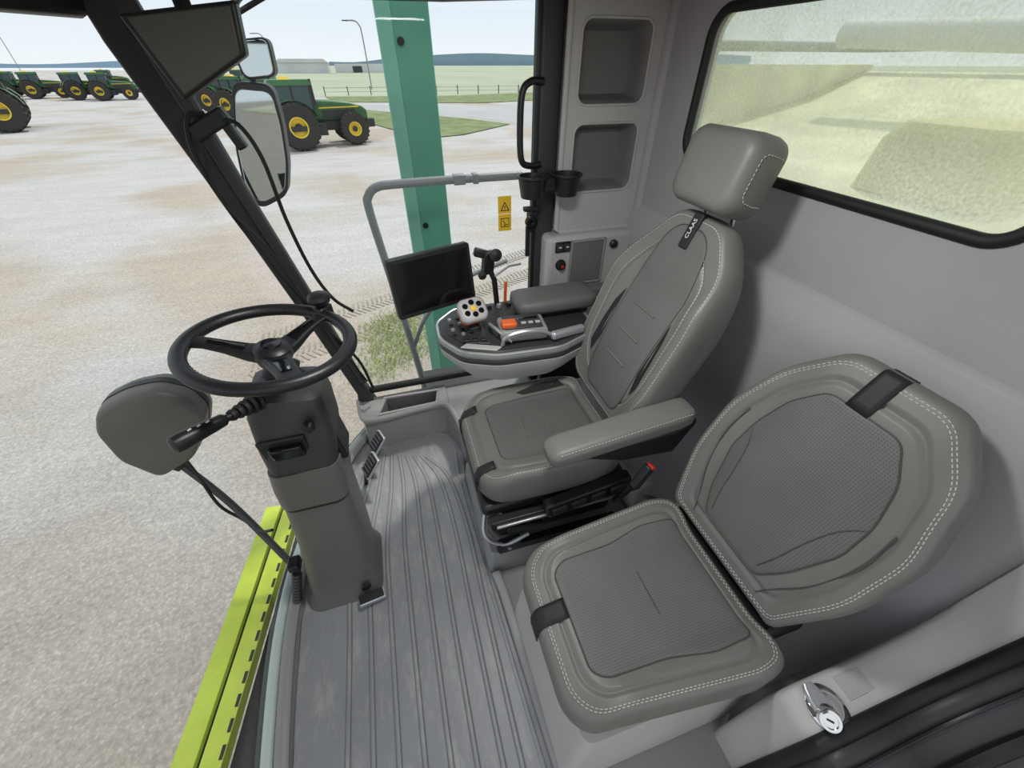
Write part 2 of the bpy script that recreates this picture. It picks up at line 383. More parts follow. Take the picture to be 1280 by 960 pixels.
def rect_frame(name,y0,y1,z0,z1,oy0,oy1,oz0,oz1,r,x,m,parent,n=8,depth=.03):
    cy,cz=(y0+y1)/2,(z0+z1)/2
    inn=[(cy+a,cz+b) for a,b in rr((y1-y0)/2,(z1-z0)/2,r,n)]
    oc=[(oy1,oz1)]*(n+1)+[(oy0,oz1)]*(n+1)+[(oy0,oz0)]*(n+1)+[(oy1,oz0)]*(n+1)
    N_=len(inn)
    vs=[(x+depth,a,b) for a,b in inn]+[(x+.006,a,b) for a,b in inn]
    inn2=[(cy+a,cz+b) for a,b in rr((y1-y0)/2+.008,(z1-z0)/2+.008,r+.008,n)]
    vs+=[(x,a,b) for a,b in inn2]+[(x,a,b) for a,b in oc]
    fs=[]
    for k in range(3):
        for i in range(N_): fs.append((k*N_+i,k*N_+(i+1)%N_,(k+1)*N_+(i+1)%N_,(k+1)*N_+i))
    mk(name,vs,fs,m,parent,autos=30)
    return inn
inn=rect_frame('upper_panel',.43,1.50,1.37,1.79,-.12,1.80,1.14,1.87,.075,1.15,'liner',wr,depth=.05)
def lrow(y,h,x0,f=.22,xw=1.15):
    row=[(xw,y,1.14),(xw-.004,y,1.12),(xw-.03,y,1.10),(xw-.045,y,1.0),(xw-.05,y,.85)]
    cx=xw-.06-f
    for i in range(0,9):
        a=math.radians(90*i/8);row.append((cx+f*math.cos(a),y,h+f-f*math.sin(a)))
    return row+[(x0+.03,y,h),(x0,y,h-.015),(x0-.01,y,h-.05),(x0-.01,y,0)]
tr=empty('trim_3')
sheet('corner_shelf',[lrow(y,.50,.70) for y in (-.02,.0,.02,.04,.058)]+[lrow(.066,.494,.702),lrow(.070,.480,.705),lrow(.074,.43,.715,.20,1.156)],'liner_daylit',tr,autos=50)
sheet('seat_bay_liner',[lrow(.072,.42,.72,.20,1.157),lrow(.08,.34,.76,.20,1.158),lrow(.10,.29,.79,.21,1.155),lrow(.14,.28,.80)]+[lrow(.18+.027*i,.28,.80) for i in range(0,61)],'liner',tr,autos=50)
prism('perforated_patch',[(.825,.005),(.95,.005),(.95,.05),(.825,.05)],.499,.503,perf_mat('perf_grey',(180,178,175),.004,(1,0,0),(0,1,0),.6),tr,bevel=0)
g=empty('window_3')
mk('rear_glass',[(1.185,.41,1.35),(1.185,1.52,1.35),(1.185,1.52,1.81),(1.185,.41,1.81)],[(0,1,2,3)],'rglass',g)
tube('rear_window_seal',[(1.152,a,b) for a,b in inn],.015,'rubber',g,closed=True,seg=10)
dj=empty('door_1')
edge=[(x,-.035,z) for x,y,z in lrow(-.035,.50,.70)]
tube('jamb_seal',edge,.017,'rubber',dj,seg=10)
sheet('jamb_plate',[[(x+dx,yy,z-dz) for x,y,z in edge] for yy,dx,dz in ((-.05,.0,.0),(-.075,.005,.004),(-.13,.01,.01),(-.20,.015,.02),(-.32,.02,.06))],'dark',dj,thick=.006)
tube('jamb_strip',[(x,-.088,z+.004) for x,y,z in edge],.005,'black',dj,seg=8)
tube('outer_seal',[(x+.01,-.15,z-.002) for x,y,z in edge],.016,'rubber',dj,seg=8)
kb=empty('door_latch_knob')
kd=Vector((-.50,-.25,.83)).normalized();ku=kd.orthogonal().normalized();kv=kd.cross(ku)
K0=Vector((.760,.010,.500));q_=1.22
lathe('rosette',[(r*q_,z) for r,z in [(.0,0),(.036,0),(.038,.004),(.034,.009),(.026,.012),(.022,.011),(0,.012)]],frame(K0,(1,0,0),(0,1,0),(0,0,1)),'chrome',kb,n=48)
lathe('barrel',[(r*q_,z) for r,z in [(0,0),(.021,0),(.020,.012),(.0175,.016),(.0175,.040),(.0165,.044),(.012,.045),(.011,.040),(.004,.040),(0,.040)]],frame(K0+Vector((-.016,-.010,.004)),ku,kv,kd),'chrome',kb,n=40)
rbox('key_slot',(.004,.013,.002),(0,0,0),'black',kb,T=frame(K0+Vector((-.016,-.010,.004))+kd*.0408,ku,kv,kd),bevel=0)
loft('latch_lever',[[(K0.x-.016+a,y,.515+b) for a,b in rr(w_,.007,.005,3)] for y,w_ in ((.01,.022),(.03,.022),(.05,.017),(.060,.011))],'silver',kb)
wl=empty('wall_right')
def pocket(y,x0,x1,z0,z1,r,dep,name):
    cx,cz=(x0+x1)/2,(z0+z1)/2;hx,hz=(x1-x0)/2,(z1-z0)/2
    secs=[]
    for g_,d,rad in ((.014,.0,r+.014),(.0,.012,r),(-.006,dep*.6,r),(-.02,dep,r*.7)):
        secs.append([(cx+a,y+d,cz+b) for a,b in rr(hx+g_,hz+g_,max(.01,rad),5)])
    loft(name,secs,'dark_pocket',wl,cap=False)
    mk(name+'_back',secs[-1],[tuple(range(len(secs[-1])))],'dark_pocket',wl)
def face_with_holes(name,x0,x1,z0,z1,holes,y,m,parent,rake=0):
    zs=[z0]+[ (holes[i][3]+holes[i+1][2])/2 for i in range(len(holes)-1)]+[z1]
    for i,(a,b,c,d) in enumerate(holes):
        n=5;cx,cz=(a+b)/2,(c+d)/2
        inn=[(cx+p,cz+q) for p,q in rr((b-a)/2+.014,(d-c)/2+.014,.045,n)]
        oc=[(x1,zs[i+1])]*(n+1)+[(x0,zs[i+1])]*(n+1)+[(x0,zs[i])]*(n+1)+[(x1,zs[i])]*(n+1)
        N_=len(inn);vs=[(p,y,q) for p,q in inn]+[(p,y,q) for p,q in oc]
        mk(name+'_%d'%i,vs,[(k,(k+1)%N_,N_+(k+1)%N_,N_+k) for k in range(N_)],m,parent,smooth=False)
H=[(.80,1.075,1.215,1.45),(.80,1.07,1.535,1.77)]
face_with_holes('storage_face',.735,1.14,1.04,1.87,H,1.745,'plastic_lt',wl)
for i,(a,b,c,d) in enumerate(H):
    pocket(1.745,a,b,c,d,.03,.09,'pocket_%d'%i)
    tube('pocket_rim_%d'%i,[((a+b)/2+p,1.744,(c+d)/2+q) for p,q in rr((b-a)/2+.012,(d-c)/2+.012,.04,6)],.005,'plastic_lt',wl,closed=True,seg=8)
tube('face_edge',[(.74,1.747,1.87),(.74,1.747,1.05),(.76,1.745,1.035),(1.12,1.745,1.035)],.012,'plastic_lt',wl,seg=10)
rbox('corner_cover',(.06,.10,.85),(1.16,1.76,1.45),'liner',wl,bevel=.025)
rbox('wall_back',(.52,.03,1.87),(.96,1.86,.93),'liner',wl)
mod=empty('side_control_module')
rbox('housing',(.50,.16,.34),(.93,1.77,.86),'plastic_lt',mod,bevel=.025)
rbox('screen_recess',(.16,.01,.20),(.885,1.688,.90),'dark_pocket',mod,bevel=.004)
for nm,sz,lc in (('recess_frame_l',(.01,.016,.22),(.80,1.686,.90)),('recess_frame_r',(.01,.016,.22),(.97,1.686,.90)),('recess_frame_t',(.18,.016,.01),(.885,1.686,1.005)),('recess_frame_b',(.18,.016,.01),(.885,1.686,.795))): rbox(nm,sz,lc,'plastic',mod,bevel=.003)
rbox('switch_panel',(.075,.012,.05),(.755,1.686,.985),'black',mod)
for i in range(2): rbox('switch_%d'%i,(.03,.012,.035),(.738+.036*i,1.680,.985),'dark',mod,bevel=.003)
for i in range(2): rbox('switch_mark_%d'%i,(.012,.001,.006),(.738+.036*i,1.6735,.988),'white',mod,bevel=0)
lathe('rotary_knob',[(.0,0),(.026,0),(.026,.006),(.019,.008),(.017,.026),(0,.028)],tm((.75,1.688,.90),(90,0,0)),'black',mod)
lathe('rotary_red',[(.0,0),(.008,0),(.007,.004),(0,.004)],tm((.75,1.660,.90),(90,0,0)),'red',mod)
lathe('black_button',[(.0,0),(.02,0),(.02,.012),(.014,.018),(0,.018)],tm((1.02,1.688,.975),(90,0,0)),'black',mod)
rbox('tray_lip',(.42,.10,.03),(.95,1.66,.72),'plastic_lt',mod,bevel=.012)
rbox('tray_dark',(.36,.06,.05),(.93,1.66,.755),'dark_pocket',mod,bevel=.01)
# ================================================================ side storage tray
st=empty('side_storage_tray')
outer=[(-.36,1.79),(-.33,1.62),(-.25,1.60),(-.02,1.62),(.10,1.61),(.145,1.50),(.155,1.36),(.62,1.36),(.62,1.79)]
mk('tray_side',[(x,y,0) for x,y in outer]+[(x+.01,y+.02,.2) for x,y in outer],[(i,i+1,i+10,i+9) for i in range(8)],'plastic',st,smooth=True,bevel=0)
rec=[(-.24,1.655),(.06,1.67),(.08,1.76),(-.20,1.77)]
rim=[(x,y,.205) for x,y in rec];bot=[(x*.95,y*.998+.002,.10) for x,y in rec]
vs=[(-.35,1.80,.21),(-.32,1.63,.2),(.13,1.62,.2),(.13,1.80,.21)]+[rim[3],rim[0],rim[1],rim[2]]+[bot[3],bot[0],bot[1],bot[2]]
fs=[(0,1,5,4),(1,2,6,5),(2,3,7,6),(3,0,4,7),(4,5,9,8),(5,6,10,9),(6,7,11,10),(7,4,8,11),(8,9,10,11)]
mk('tray_top',vs,fs,['plastic','dark_pocket'],st,smooth=False,fm=[0]*4+[1]*5)
prism('tray_rear_top',[(.13,1.64),(.155,1.52),(.165,1.38),(.62,1.38),(.62,1.80),(.13,1.80)],.17,.2,'plastic',st)
tube('tray_rim',[(-.25,1.65,.207),(.07,1.662,.207),(.09,1.765,.207),(-.21,1.78,.207)],.007,'plastic_lt',st,closed=True,seg=8)
tube('edge_roll',[(-.345,1.80,.2),(-.32,1.65,.2),(-.24,1.62,.2),(-.02,1.64,.2),(.11,1.63,.2),(.15,1.52,.2),(.165,1.38,.2)],.018,'plastic',st,smoothn=30,seg=10)
# ================================================================ STEERING
sc=empty('steering_column')
def csec(cx,cy,z,hx,hy,r,tilt=0): return [(cx+x,cy+y,z+x*tilt) for x,y in rr(hx,hy,r,6)]
loft('lower_shroud',[csec(-.435,.955,.0,.145,.155,.06),csec(-.435,.955,.03,.14,.15,.06),csec(-.43,.955,.06,.125,.135,.06),csec(-.425,.955,.14,.12,.125,.06),csec(-.40,.955,.36,.108,.11,.05),csec(-.385,.955,.57,.10,.10,.045)],'column',sc)
loft('seam_ring',[csec(-.385,.955,.57,.094,.094,.045),csec(-.384,.955,.585,.094,.094,.045)],'black',sc)
loft('mid_shroud',[csec(-.384,.955,.585,.104,.104,.045),csec(-.378,.955,.66,.105,.105,.045),csec(-.37,.955,.74,.1,.102,.04)],'column',sc)
loft('upper_shroud',[csec(-.37,.955,.735,.094,.098,.035),csec(-.36,.955,.82,.098,.098,.03,-.1),csec(-.35,.955,.93,.095,.09,.03,-.15),csec(-.343,.955,.985,.085,.078,.03,-.15),csec(-.342,.955,1.0,.06,.055,.03,-.15)],'dark',sc)
loft('boot',[csec(-.342,.955,1.0,.05,.045,.03),csec(-.342,.955,1.02,.038,.038,.03),csec(-.342,.955,1.035,.045,.042,.03),csec(-.341,.955,1.05,.033,.033,.03),csec(-.34,.955,1.09,.035,.035,.03)],'rubber',sc)
rbox('rear_cover',(.02,.11,.26),(-.275,.955,.84),'black',sc,rot=(0,-6,0),bevel=.01)
rbox('flap_recess',(.12,.012,.085),(-.385,.862,.84),'black',sc,rot=(6,0,0),bevel=.01)
rbox('switch_flap',(.085,.022,.05),(-.38,.853,.835),'gloss',sc,rot=(12,0,0),bevel=.008)
lathe('tilt_knob',[(0,0),(.014,0),(.017,.01),(.012,.022),(0,.024)],tm((-.30,.85,.92),(90,0,0)),'black',sc)
rbox('release_pedal',(.10,.04,.02),(-.33,.785,.045),'silver',sc,rot=(0,10,12),bevel=.006)
rbox('release_pedal_pad',(.09,.034,.01),(-.332,.785,.058),'rubber',sc,rot=(0,10,12),bevel=.003)
lathe('black_bung',[(0,0),(.018,0),(.018,.01),(0,.012)],tm((-.345,.815,.09),(90,0,20)),'black',sc)
sw=empty('steering_wheel')
W=frame((-.337,.95,1.115),(1,0,0),(0,1,0),(0,0,1))@tm((0,0,0),(0,8,0))
R_=.183
tube('rim',[W@Vector((R_*math.cos(a),R_*math.sin(a),0)) for a in [2*math.pi*i/72 for i in range(72)]],.0175,'black',sw,closed=True,seg=16,flat=.9)
stitch('rim_stitch',[W@Vector(((R_-.0165)*math.cos(a),(R_-.0165)*math.sin(a),.006)) for a in [2*math.pi*i/72 for i in range(72)]],sw,m='dark')
def spoke(ang,w0,w1,nm):
    a=math.radians(ang);d=Vector((math.cos(a),math.sin(a),0));n=Vector((-d.y,d.x,0));secs=[]
    for r,w,z,h in ((.02,w0,-.03,.016),(.055,w0*.85,-.026,.013),(.105,w1*1.1,-.012,.010),(.145,w1,-.003,.008),(.178,w1*1.15,0,.008)):
        secs.append([W@(d*r+n*x+Vector((0,0,z+y))) for x,y in rr(w,h,h*.7,3)])
    loft(nm,secs,'black',sw)
    secs=[]
    for r,w,z in ((.06,w0*.5,-.0125),(.105,w1*.55,-.0015),(.135,w1*.45,.004)):
        secs.append([W@(d*r+n*x+Vector((0,0,z+y))) for x,y in rr(w,.003,.002,3)])
    loft(nm+'_inlay',secs,'gloss',sw)
spoke(52,.032,.018,'spoke_1');spoke(172,.032,.018,'spoke_2');spoke(292,.036,.025,'spoke_3')
lathe('hub',[(0,-.055),(.036,-.055),(.046,-.03),(.044,-.012),(.036,-.004),(.02,0),(0,.001)],W,'black',sw)
lathe('hub_cap',[(0,-.003),(.024,-.003),(.022,.003),(0,.004)],W,'gloss',sw)
KN=W@Vector((.108,.166,.0))
lathe('spinner_knob',[(0,.0),(.014,.0),(.014,.022),(.026,.03),(.031,.042),(.028,.052),(.017,.058),(0,.059)],Matrix.Translation(KN),'black',sw)
rbox('knob_clamp',(.05,.035,.04),tuple(KN),'black',sw,rot=(0,0,55),bevel=.008)
lv=empty('multifunction_lever')
A=Vector((-.40,.895,.99));B=Vector((-.445,.825,1.01));Cc=Vector((-.525,.735,1.03))
for i in range(5):
    p=A.lerp(B,i/5);q=A.lerp(B,(i+.8)/5);r=.027-.003*i
    tube('bellow_%d'%i,[p,p.lerp(q,.5),q],r,'rubber',lv,seg=16,rad=[r*.85,r,r*.85])
tube('stalk',[A,B,B.lerp(Cc,.15)],.009,'black',lv)
tube('grip',[B.lerp(Cc,x) for x in (.05,.1,.3,.6,.85,.97,1.0)],.017,'black',lv,seg=16,rad=[.010,.015,.017,.019,.021,.019,.012])
for i,x in enumerate((.35,.5,.65)):
    rbox('marking_%d'%i,(.008,.005,.001),tuple(B.lerp(Cc,x)+Vector((.003,-.003,.0175+.001*i))),'white',lv,rot=(0,0,50),bevel=0)
for nm,x,y,z in (('brake_pedal',-.298,1.36,.15),('brake_pedal',-.265,1.50,.15)):
    e=empty(nm)
    T=tm((x,y,z),(0,-50,20))
    prism('plate',rr(.058,.042,.01,3),0,.012,'silver',e,T=T,bevel=.003)
    prism('rubber_pad',rr(.053,.037,.01,3),.010,.016,'rubber',e,T=T,bevel=.003)
    for i in range(5): rbox('rib_%d'%i,(.009,.068,.008),(0,0,0),'dark',e,T=T@Matrix.Translation((-.04+.02*i,0,.018)),bevel=.002)
    tube('arm',[(x,y,z),(x-.04,y,z-.06),(x-.06,y+.02,.0)],.01,'black',e)
# ================================================================ SEATS
def seat_back_T(o,t):
    t=math.radians(t);return frame(o,(0,1,0),(math.sin(t),0,math.cos(t)),(-math.cos(t),0,math.sin(t)))
def sym(pts): return pts+[(-x,y) for x,y in reversed(pts)]
ps=empty('passenger_seat')
cy=.355
loft('seat_box',[[(.515+x,.345+y,z) for x,y in rr(hx,hy,.03,4)] for z,hx,hy in ((0,.335,.25),(.1,.33,.245),(.33,.30,.23),(.375,.295,.225))],'plastic_lt',ps)
FC=frame((.185,cy,.375),(0,1,0),(1,0,0),(0,0,1))
ex=lambda u,v:(.022*ss(.12,.2,abs(u))*ss(.03,.16,v)-.010*ss(.48,.58,v)-.018*(1-ss(.0,.10,v)))
pc_=Pad('cushion',sym([(.165,.0),(.222,.045),(.240,.22),(.268,.50),(.25,.575)]),.12,FC,'leather',ps,extra=ex,seams=(.80,),r=[.04,.04,.1,.04,.04]+[.04,.04,.1,.04,.04])
stitch('cushion_stitch',pc_.ring(.925),ps);stitch('cushion_stitch_2',pc_.ring(.905),ps)
pi_=Pad('cushion_insert',sym([(.125,.085),(.150,.12),(.155,.28),(.180,.40),(.175,.52)]),.010,FC,'perf',ps,extra=ex,w0=.114,r=.025)
tube('cushion_piping',pi_.ring(1.0),.0018,'piping',ps,closed=True,seg=6)
tube('cushion_seam',[pi_.surf(u,.32,.0005) for u in (-.06,-.03,0,.03,.06)],.0018,'piping',ps,seg=6)
sw_=.026
sheet('cushion_strap',[[FC@Vector((.03+u,-.004,.02)),FC@Vector((.03+u,-.005,.06))]+[pc_.surf(.03+u,v,.003) for v in (.004,.010,.018,.03,.05,.07,.085)] for u in (-sw_,-sw_/2,0,sw_/2,sw_)],'strap',ps,thick=.004)
FB=seat_back_T((.825,cy+.03,.465),22)
exb=lambda u,v:(.020*ss(.16,.23,abs(u))*(1-ss(.46,.62,v))+.018*math.sin(max(0,min(1,v/.66))*math.pi)*(1-ss(.1,.2,abs(u)))-.008*ss(.56,.69,v))
BP=[(.90,0),(.96,.10),(.99,.3),(1.0,.55),(1.0,.76),(.988,.90),(.965,.98),(.92,1.0)]
BPo=[(.88,0),(.95,.10),(.985,.3),(1.0,.6),(.995,.78),(.98,.90),(.955,.98),(.92,1.0)]
pb=Pad('backrest',sym([(.205,.015),(.268,.22),(.270,.40),(.215,.57),(.120,.68)]),.095,FB,'leather',ps,extra=exb,seams=(.80,),r=[.03,.05,.04,.04,.04]+[.04,.04,.04,.05,.03],prof=BP)
stitch('back_stitch',pb.ring(.935),ps);stitch('back_stitch_2',pb.ring(.915),ps)
pi_=Pad('back_insert',sym([(.10,.09),(.14,.17),(.176,.30),(.170,.40),(.14,.50),(.085,.575)]),.010,FB,'perf_back',ps,extra=exb,w0=.089,r=.025)
tube('back_piping',pi_.ring(1.0),.0018,'piping',ps,closed=True,seg=6)
for s_ in (-1,1):
    tube('lumbar_seam_%d'%(s_+1),[pi_.surf(s_*u,v,.0004) for u,v in ((.168,.385),(.155,.37),(.135,.33),(.118,.26),(.105,.18),(.090,.12))],.0016,'piping',ps,smoothn=30,seg=6)
    tube('bolster_seam_%d'%(s_+1),[pb.surf(s_*u,v,.0003) for u,v in ((.205,.42),(.212,.32),(.19,.20),(.15,.11),(.13,.06))],.0018,'piping',ps,smoothn=30,seg=6)
sheet('back_strap',[[pb.surf(.018+u,v,.003) for v in (.572,.595,.615,.632,.643,.655,.663,.669,.674)]+[FB@Vector((.018+u,.681,.045))] for u in (-sw_,-sw_/2,0,sw_/2,sw_)],'strap',ps,thick=.004)
rbox('hinge_bracket',(.18,.42,.05),(.80,cy+.02,.455),'black',ps,bevel=.02)
tube('recline_lever',[(.72,.61,.48),(.68,.62,.51),(.65,.62,.525)],.007,'black',ps)
os_=empty('operator_seat')
oy=1.03
FO=frame((.13,oy,.42),(0,1,0),(1,0,0),(0,0,1))
exo=lambda u,v:(.025*ss(.13,.21,abs(u))*ss(.02,.14,v)-.02*(1-ss(.0,.09,v))-.004)
pc_=Pad('cushion',sym([(.17,0),(.238,.05),(.252,.22),(.252,.45),(.22,.555)]),.13,FO,'leather',os_,extra=exo,seams=(.82,),r=[.05,.05,.1,.06,.05]+[.05,.06,.1,.05,.05])
stitch('cushion_stitch',pc_.ring(.935),os_)
po=Pad('cushion_panel',sym([(.13,.10),(.15,.14),(.158,.30),(.16,.49)]),.010,FO,'leather_dk',os_,extra=exo,w0=.123,r=.025)
tube('cushion_piping',po.ring(1.0),.002,'piping',os_,closed=True,seg=6)
for i,v in enumerate((.22,.32)):
    tube('cushion_bar_%d'%i,[po.surf(u,v,.0008) for u in (-.06,-.03,0,.03,.06)],.0035,'leather',os_,seg=6)
for s_ in (-1,1):
    mk('side_wing_%d'%(s_+1),[pc_.surf(s_*a,b,.002) for a,b in ((.168,.28),(.182,.25),(.205,.34),(.208,.45),(.175,.47),(.17,.38))],[(0,1,2,3,4,5)],'strap',os_)
    sheet('cushion_strap_%d'%(s_+1),[[FO@Vector((s_*.15+u,-.004,.02)),FO@Vector((s_*.15+u,-.005,.07))]+[pc_.surf(s_*.15+u,v,.003) for v in (.004,.010,.02,.035,.055,.07)] for u in (-.018,0,.018)],'strap',os_,thick=.004)
FOB=seat_back_T((.755,oy-.005,.56),20)
exob=lambda u,v:(.045*ss(.12,.22,abs(u))*(1-ss(.48,.66,v))+.022*math.sin(max(0,min(1,v/.5))*math.pi)*(1-ss(.1,.2,abs(u))))
pb=Pad('backrest',sym([(.17,0),(.245,.15),(.25,.48),(.215,.62),(.105,.752)]),.11,FOB,'leather',os_,extra=exob,seams=(.76,),r=[.06,.08,.07,.06,.05]+[.05,.06,.07,.08,.06],prof=BPo)
stitch('back_stitch',pb.ring(.935),os_);stitch('back_stitch_2',pb.ring(.775),os_)
po=Pad('back_panel',sym([(.11,.05),(.128,.12),(.13,.52),(.10,.66),(.055,.705)]),.010,FOB,'leather_dk',os_,extra=exob,w0=.103,r=.04)
tube('back_panel_piping',po.ring(1.0),.002,'piping',os_,closed=True,seg=6)
for i,v in enumerate((.22,.32,.42)):
    tube('back_bar_%d'%i,[po.surf(u,v,.0008) for u in (-.06,-.03,0,.03,.06)],.0035,'leather',os_,seg=6)
for s_ in (-1,1):
    mk('back_wing_%d'%(s_+1),[pb.surf(s_*a,b,.004) for a,b in ((.135,.24),(.15,.16),(.168,.20),(.163,.30),(.155,.38),(.138,.44))],[(0,1,2,3,4,5)],'strap',os_)
prism('logo_tab',rr(.02,.055,.006,3),.09,.119,'strap',os_,T=FOB@Matrix.Translation((0,.695,0)),bevel=.004)
text('logo_print','CLAAS',.020,FOB@Matrix.Translation((0,.70,.1198))@Matrix(((0,1,0,0),(1,0,0,0),(0,0,1,0),(0,0,0,1))),'white',os_)
FH=seat_back_T((.985,oy-.005,1.29),14)
secs=[]
for w,k in ((0,.72),(.008,.86),(.022,.96),(.045,1.0),(.09,1.0),(.115,.97),(.130,.90),(.138,.8),(.141,.66)):
    secs.append([FH@Vector((x*k,.108+y*k,w)) for x,y in rr(.138,.104,.05,8)])
loft('headrest',secs,'leather',os_,autos=60)
for s_ in (-1,1):
    stitch('headrest_stitch_%d'%(s_+1),[FH@Vector((s_*.139*(k+.004),.108+y*k,w)) for y,w,k in ((-.06,.03,.97),(-.06,.06,1),(-.055,.095,1),(-.04,.106,.985),(.05,.106,.985),(.06,.095,1),(.06,.06,1),(.06,.03,.97))],os_,closed=False)
    tube('headrest_post_%d'%(s_+1),[(.99,oy+s_*.06,1.15),(.97,oy+s_*.06,1.36)],.007,'chrome',os_)
secs=[]
p0=Vector((.335,.745,.705));p1=Vector((.835,.745,.765))
for t,k,h in ((0,.5,.45),(.015,.8,.7),(.05,.96,.92),(.1,1,1),(.5,1,1),(.9,1,1.05),(.97,.9,.95),(.99,.7,.75),(1,.5,.6)):
    c=p0.lerp(p1,t);secs.append([(c.x,c.y+x*k,c.z+y*h) for x,y in rr(.052,.033,.024,5)])
loft('armrest_pad',secs,'leather',os_,autos=60)
stitch('armrest_stitch',[(p0.lerp(p1,t)+Vector((0,-.046,.0285))) for t in (.06,.5,.95)],os_,closed=False)
prism('armrest_shell',[(.42,.0),(.80,.02),(.86,.05),(.80,-.09),(.60,-.07)],.71,.775,'black',os_,T=frame((0,0,.69),(1,0,0),(0,0,1),(0,1,0)),bevel=.01)
loft('base_plinth',[[(.46+x,oy+y,z) for x,y in rr(hx,hy,.02,3)] for z,hx,hy in ((0,.33,.27),(.10,.32,.26),(.12,.31,.25))],'plastic',os_)
for i in range(6):
    z=.13+i*.035
    loft('bellows_%d'%i,[[(.44+x,oy+y,zz) for x,y in rr(h,h*.75,.04,4)] for zz,h in ((z,.24),(z+.017,.265),(z+.035,.24))],'rubber',os_)
rbox('seat_frame',(.58,.46,.05),(.42,oy,.385),'black',os_,bevel=.015)
rbox('slide_rail',(.60,.035,.03),(.45,.775,.355),'black',os_,bevel=.005)
rbox('slide_rail_chrome',(.5,.01,.012),(.42,.755,.345),'silver',os_,bevel=.003)
rbox('side_control_panel',(.34,.05,.07),(.52,.755,.415),'black',os_,rot=(0,-10,0),bevel=.012)
for i in range(4): rbox('seat_button_%d'%i,(.055,.012,.03),(.40+.075*i,.728,.40+.013*i),'dark',os_,rot=(0,-10,0),bevel=.004)
tube('adjust_handle',[(.20,.80,.36),(.15,.77,.33),(.17,.74,.30)],.012,'dark',os_,smoothn=10)
rbox('lever_1',(.05,.02,.09),(.17,.80,.30),'black',os_,bevel=.006)
rbox('lever_2',(.14,.03,.03),(.28,.765,.30),'black',os_,rot=(0,10,0),bevel=.006)
rbox('lever_bracket',(.10,.03,.06),(.22,.78,.17),'black',os_,bevel=.008)
rbox('floor_rail',(.52,.03,.04),(.44,.79,.13),'black',os_,bevel=.004)
lathe('rail_bolt',[(0,0),(.008,0),(.008,.005),(0,.006)],tm((.22,.765,.16),(90,0,0)),'silver',os_,n=12)
tube('hose',[(.15,.86,.33),(.13,.80,.24),(.20,.77,.19),(.30,.77,.22)],.008,'silver',os_,smoothn=20)
bb=empty('seat_belt_buckle')
rbox('buckle',(.035,.03,.10),(.665,.675,.56),'black',bb,rot=(0,30,10),bevel=.006)
rbox('release_button',(.018,.028,.012),(.69,.675,.605),'red',bb,rot=(0,30,10),bevel=.003)
tube('buckle_stem',[(.635,.675,.52),(.62,.695,.44),(.62,.72,.38)],.012,'black',bb,smoothn=8)
# ================================================================ CONSOLE
co=empty('armrest_console')
CZ=.045
cp=[(.105,1.50),(.10,1.37),(.17,1.245),(.30,1.185),(.56,1.17),(.70,1.23),(.76,1.34),(.76,1.54),(.60,1.60),(.20,1.60)]
cps=[(p.x,p.y) for p in rp(cp,.035,.03,5)]
def scl(P,k,c=(.42,1.39)): return [(c[0]+(x-c[0])*k,c[1]+(y-c[1])*k) for x,y in P]
loft('console_body',[[(x,y,z+CZ) for x,y in scl(cps,k)] for z,k in ((.585,.76),(.62,.86),(.665,.975),(.695,.998))],'plastic_lt',co)
loft('console_band',[[(x,y,z+CZ) for x,y in scl(cps,k)] for z,k in ((.695,.975),(.70,.99),(.715,.99),(.72,.975))],'dark',co)
loft('console_rim',[[(x,y,z+CZ) for x,y in scl(cps,k)] for z,k in ((.72,.985),(.725,1.0),(.742,1.0),(.748,.985))],'plastic',co)
loft('console_top',[[(x,y,z+CZ) for x,y in scl(cps,k)] for z,k in ((.745,.97),(.752,.955),(.757,.93))],'pillar',co)
tube('silver_trim',[(x,y,.746+CZ) for x,y in scl(cps,.98)],.006,'silver',co,closed=True,seg=8)
CT=.757+CZ
prism('button_field',[(.13,1.48),(.14,1.37),(.19,1.285),(.29,1.25),(.29,1.42),(.25,1.53)],CT,CT+.008,'dark',co)
for i in range(3):
    for j in range(4): lathe('button_%d%d'%(i,j),[(0,0),(.009,0),(.008,.006),(0,.007)],tm((.165+.035*i,1.345+.042*j,CT+.008)),'silver' if (i+j)%2 else 'black',co,n=12)
for i in range(3): rbox('rocker_%d'%i,(.026,.018,.012),(.20+.034*i,1.29-.006*i,CT+.012),'black',co,rot=(0,0,-8),bevel=.003)
prism('front_panel',[(.17,1.265),(.30,1.205),(.33,1.225),(.20,1.285)],CT-.004,CT+.004,'plastic_lt',co)
rbox('throttle_block',(.19,.13,.05),(.43,1.295,CT+.028),'plastic',co,rot=(0,0,-6),bevel=.015)
rbox('throttle_top',(.15,.10,.01),(.43,1.295,CT+.055),'dark',co,rot=(0,0,-6),bevel=.004)
rbox('throttle_slot',(.09,.012,.004),(.45,1.31,CT+.061),'gloss',co,rot=(0,0,-6),bevel=.001)
for i in range(3): rbox('throttle_key_%d'%i,(.02,.014,.006),(.43+.028*i,1.275-.003*i,CT+.062),'plastic_lt',co,rot=(0,0,-6),bevel=.002)
rbox('orange_cap',(.06,.045,.024),(.37,1.275,CT+.067),'orange',co,rot=(0,0,-6),bevel=.008)
tube('silver_loop',[(.33,1.225,CT+.008),(.34,1.215,CT+.045),(.40,1.21,CT+.062),(.48,1.205,CT+.055),(.55,1.215,CT+.013)],.008,'silver',co,smoothn=24,seg=8)
tube('silver_loop_2',[(.32,1.39,CT+.01),(.31,1.33,CT+.04),(.33,1.26,CT+.045),(.37,1.235,CT+.01)],.007,'silver',co,smoothn=24,seg=8)
rbox('side_handle',(.16,.03,.035),(.60,1.225,CT+.02),'silver',co,rot=(0,4,14),bevel=.012)
secs=[]
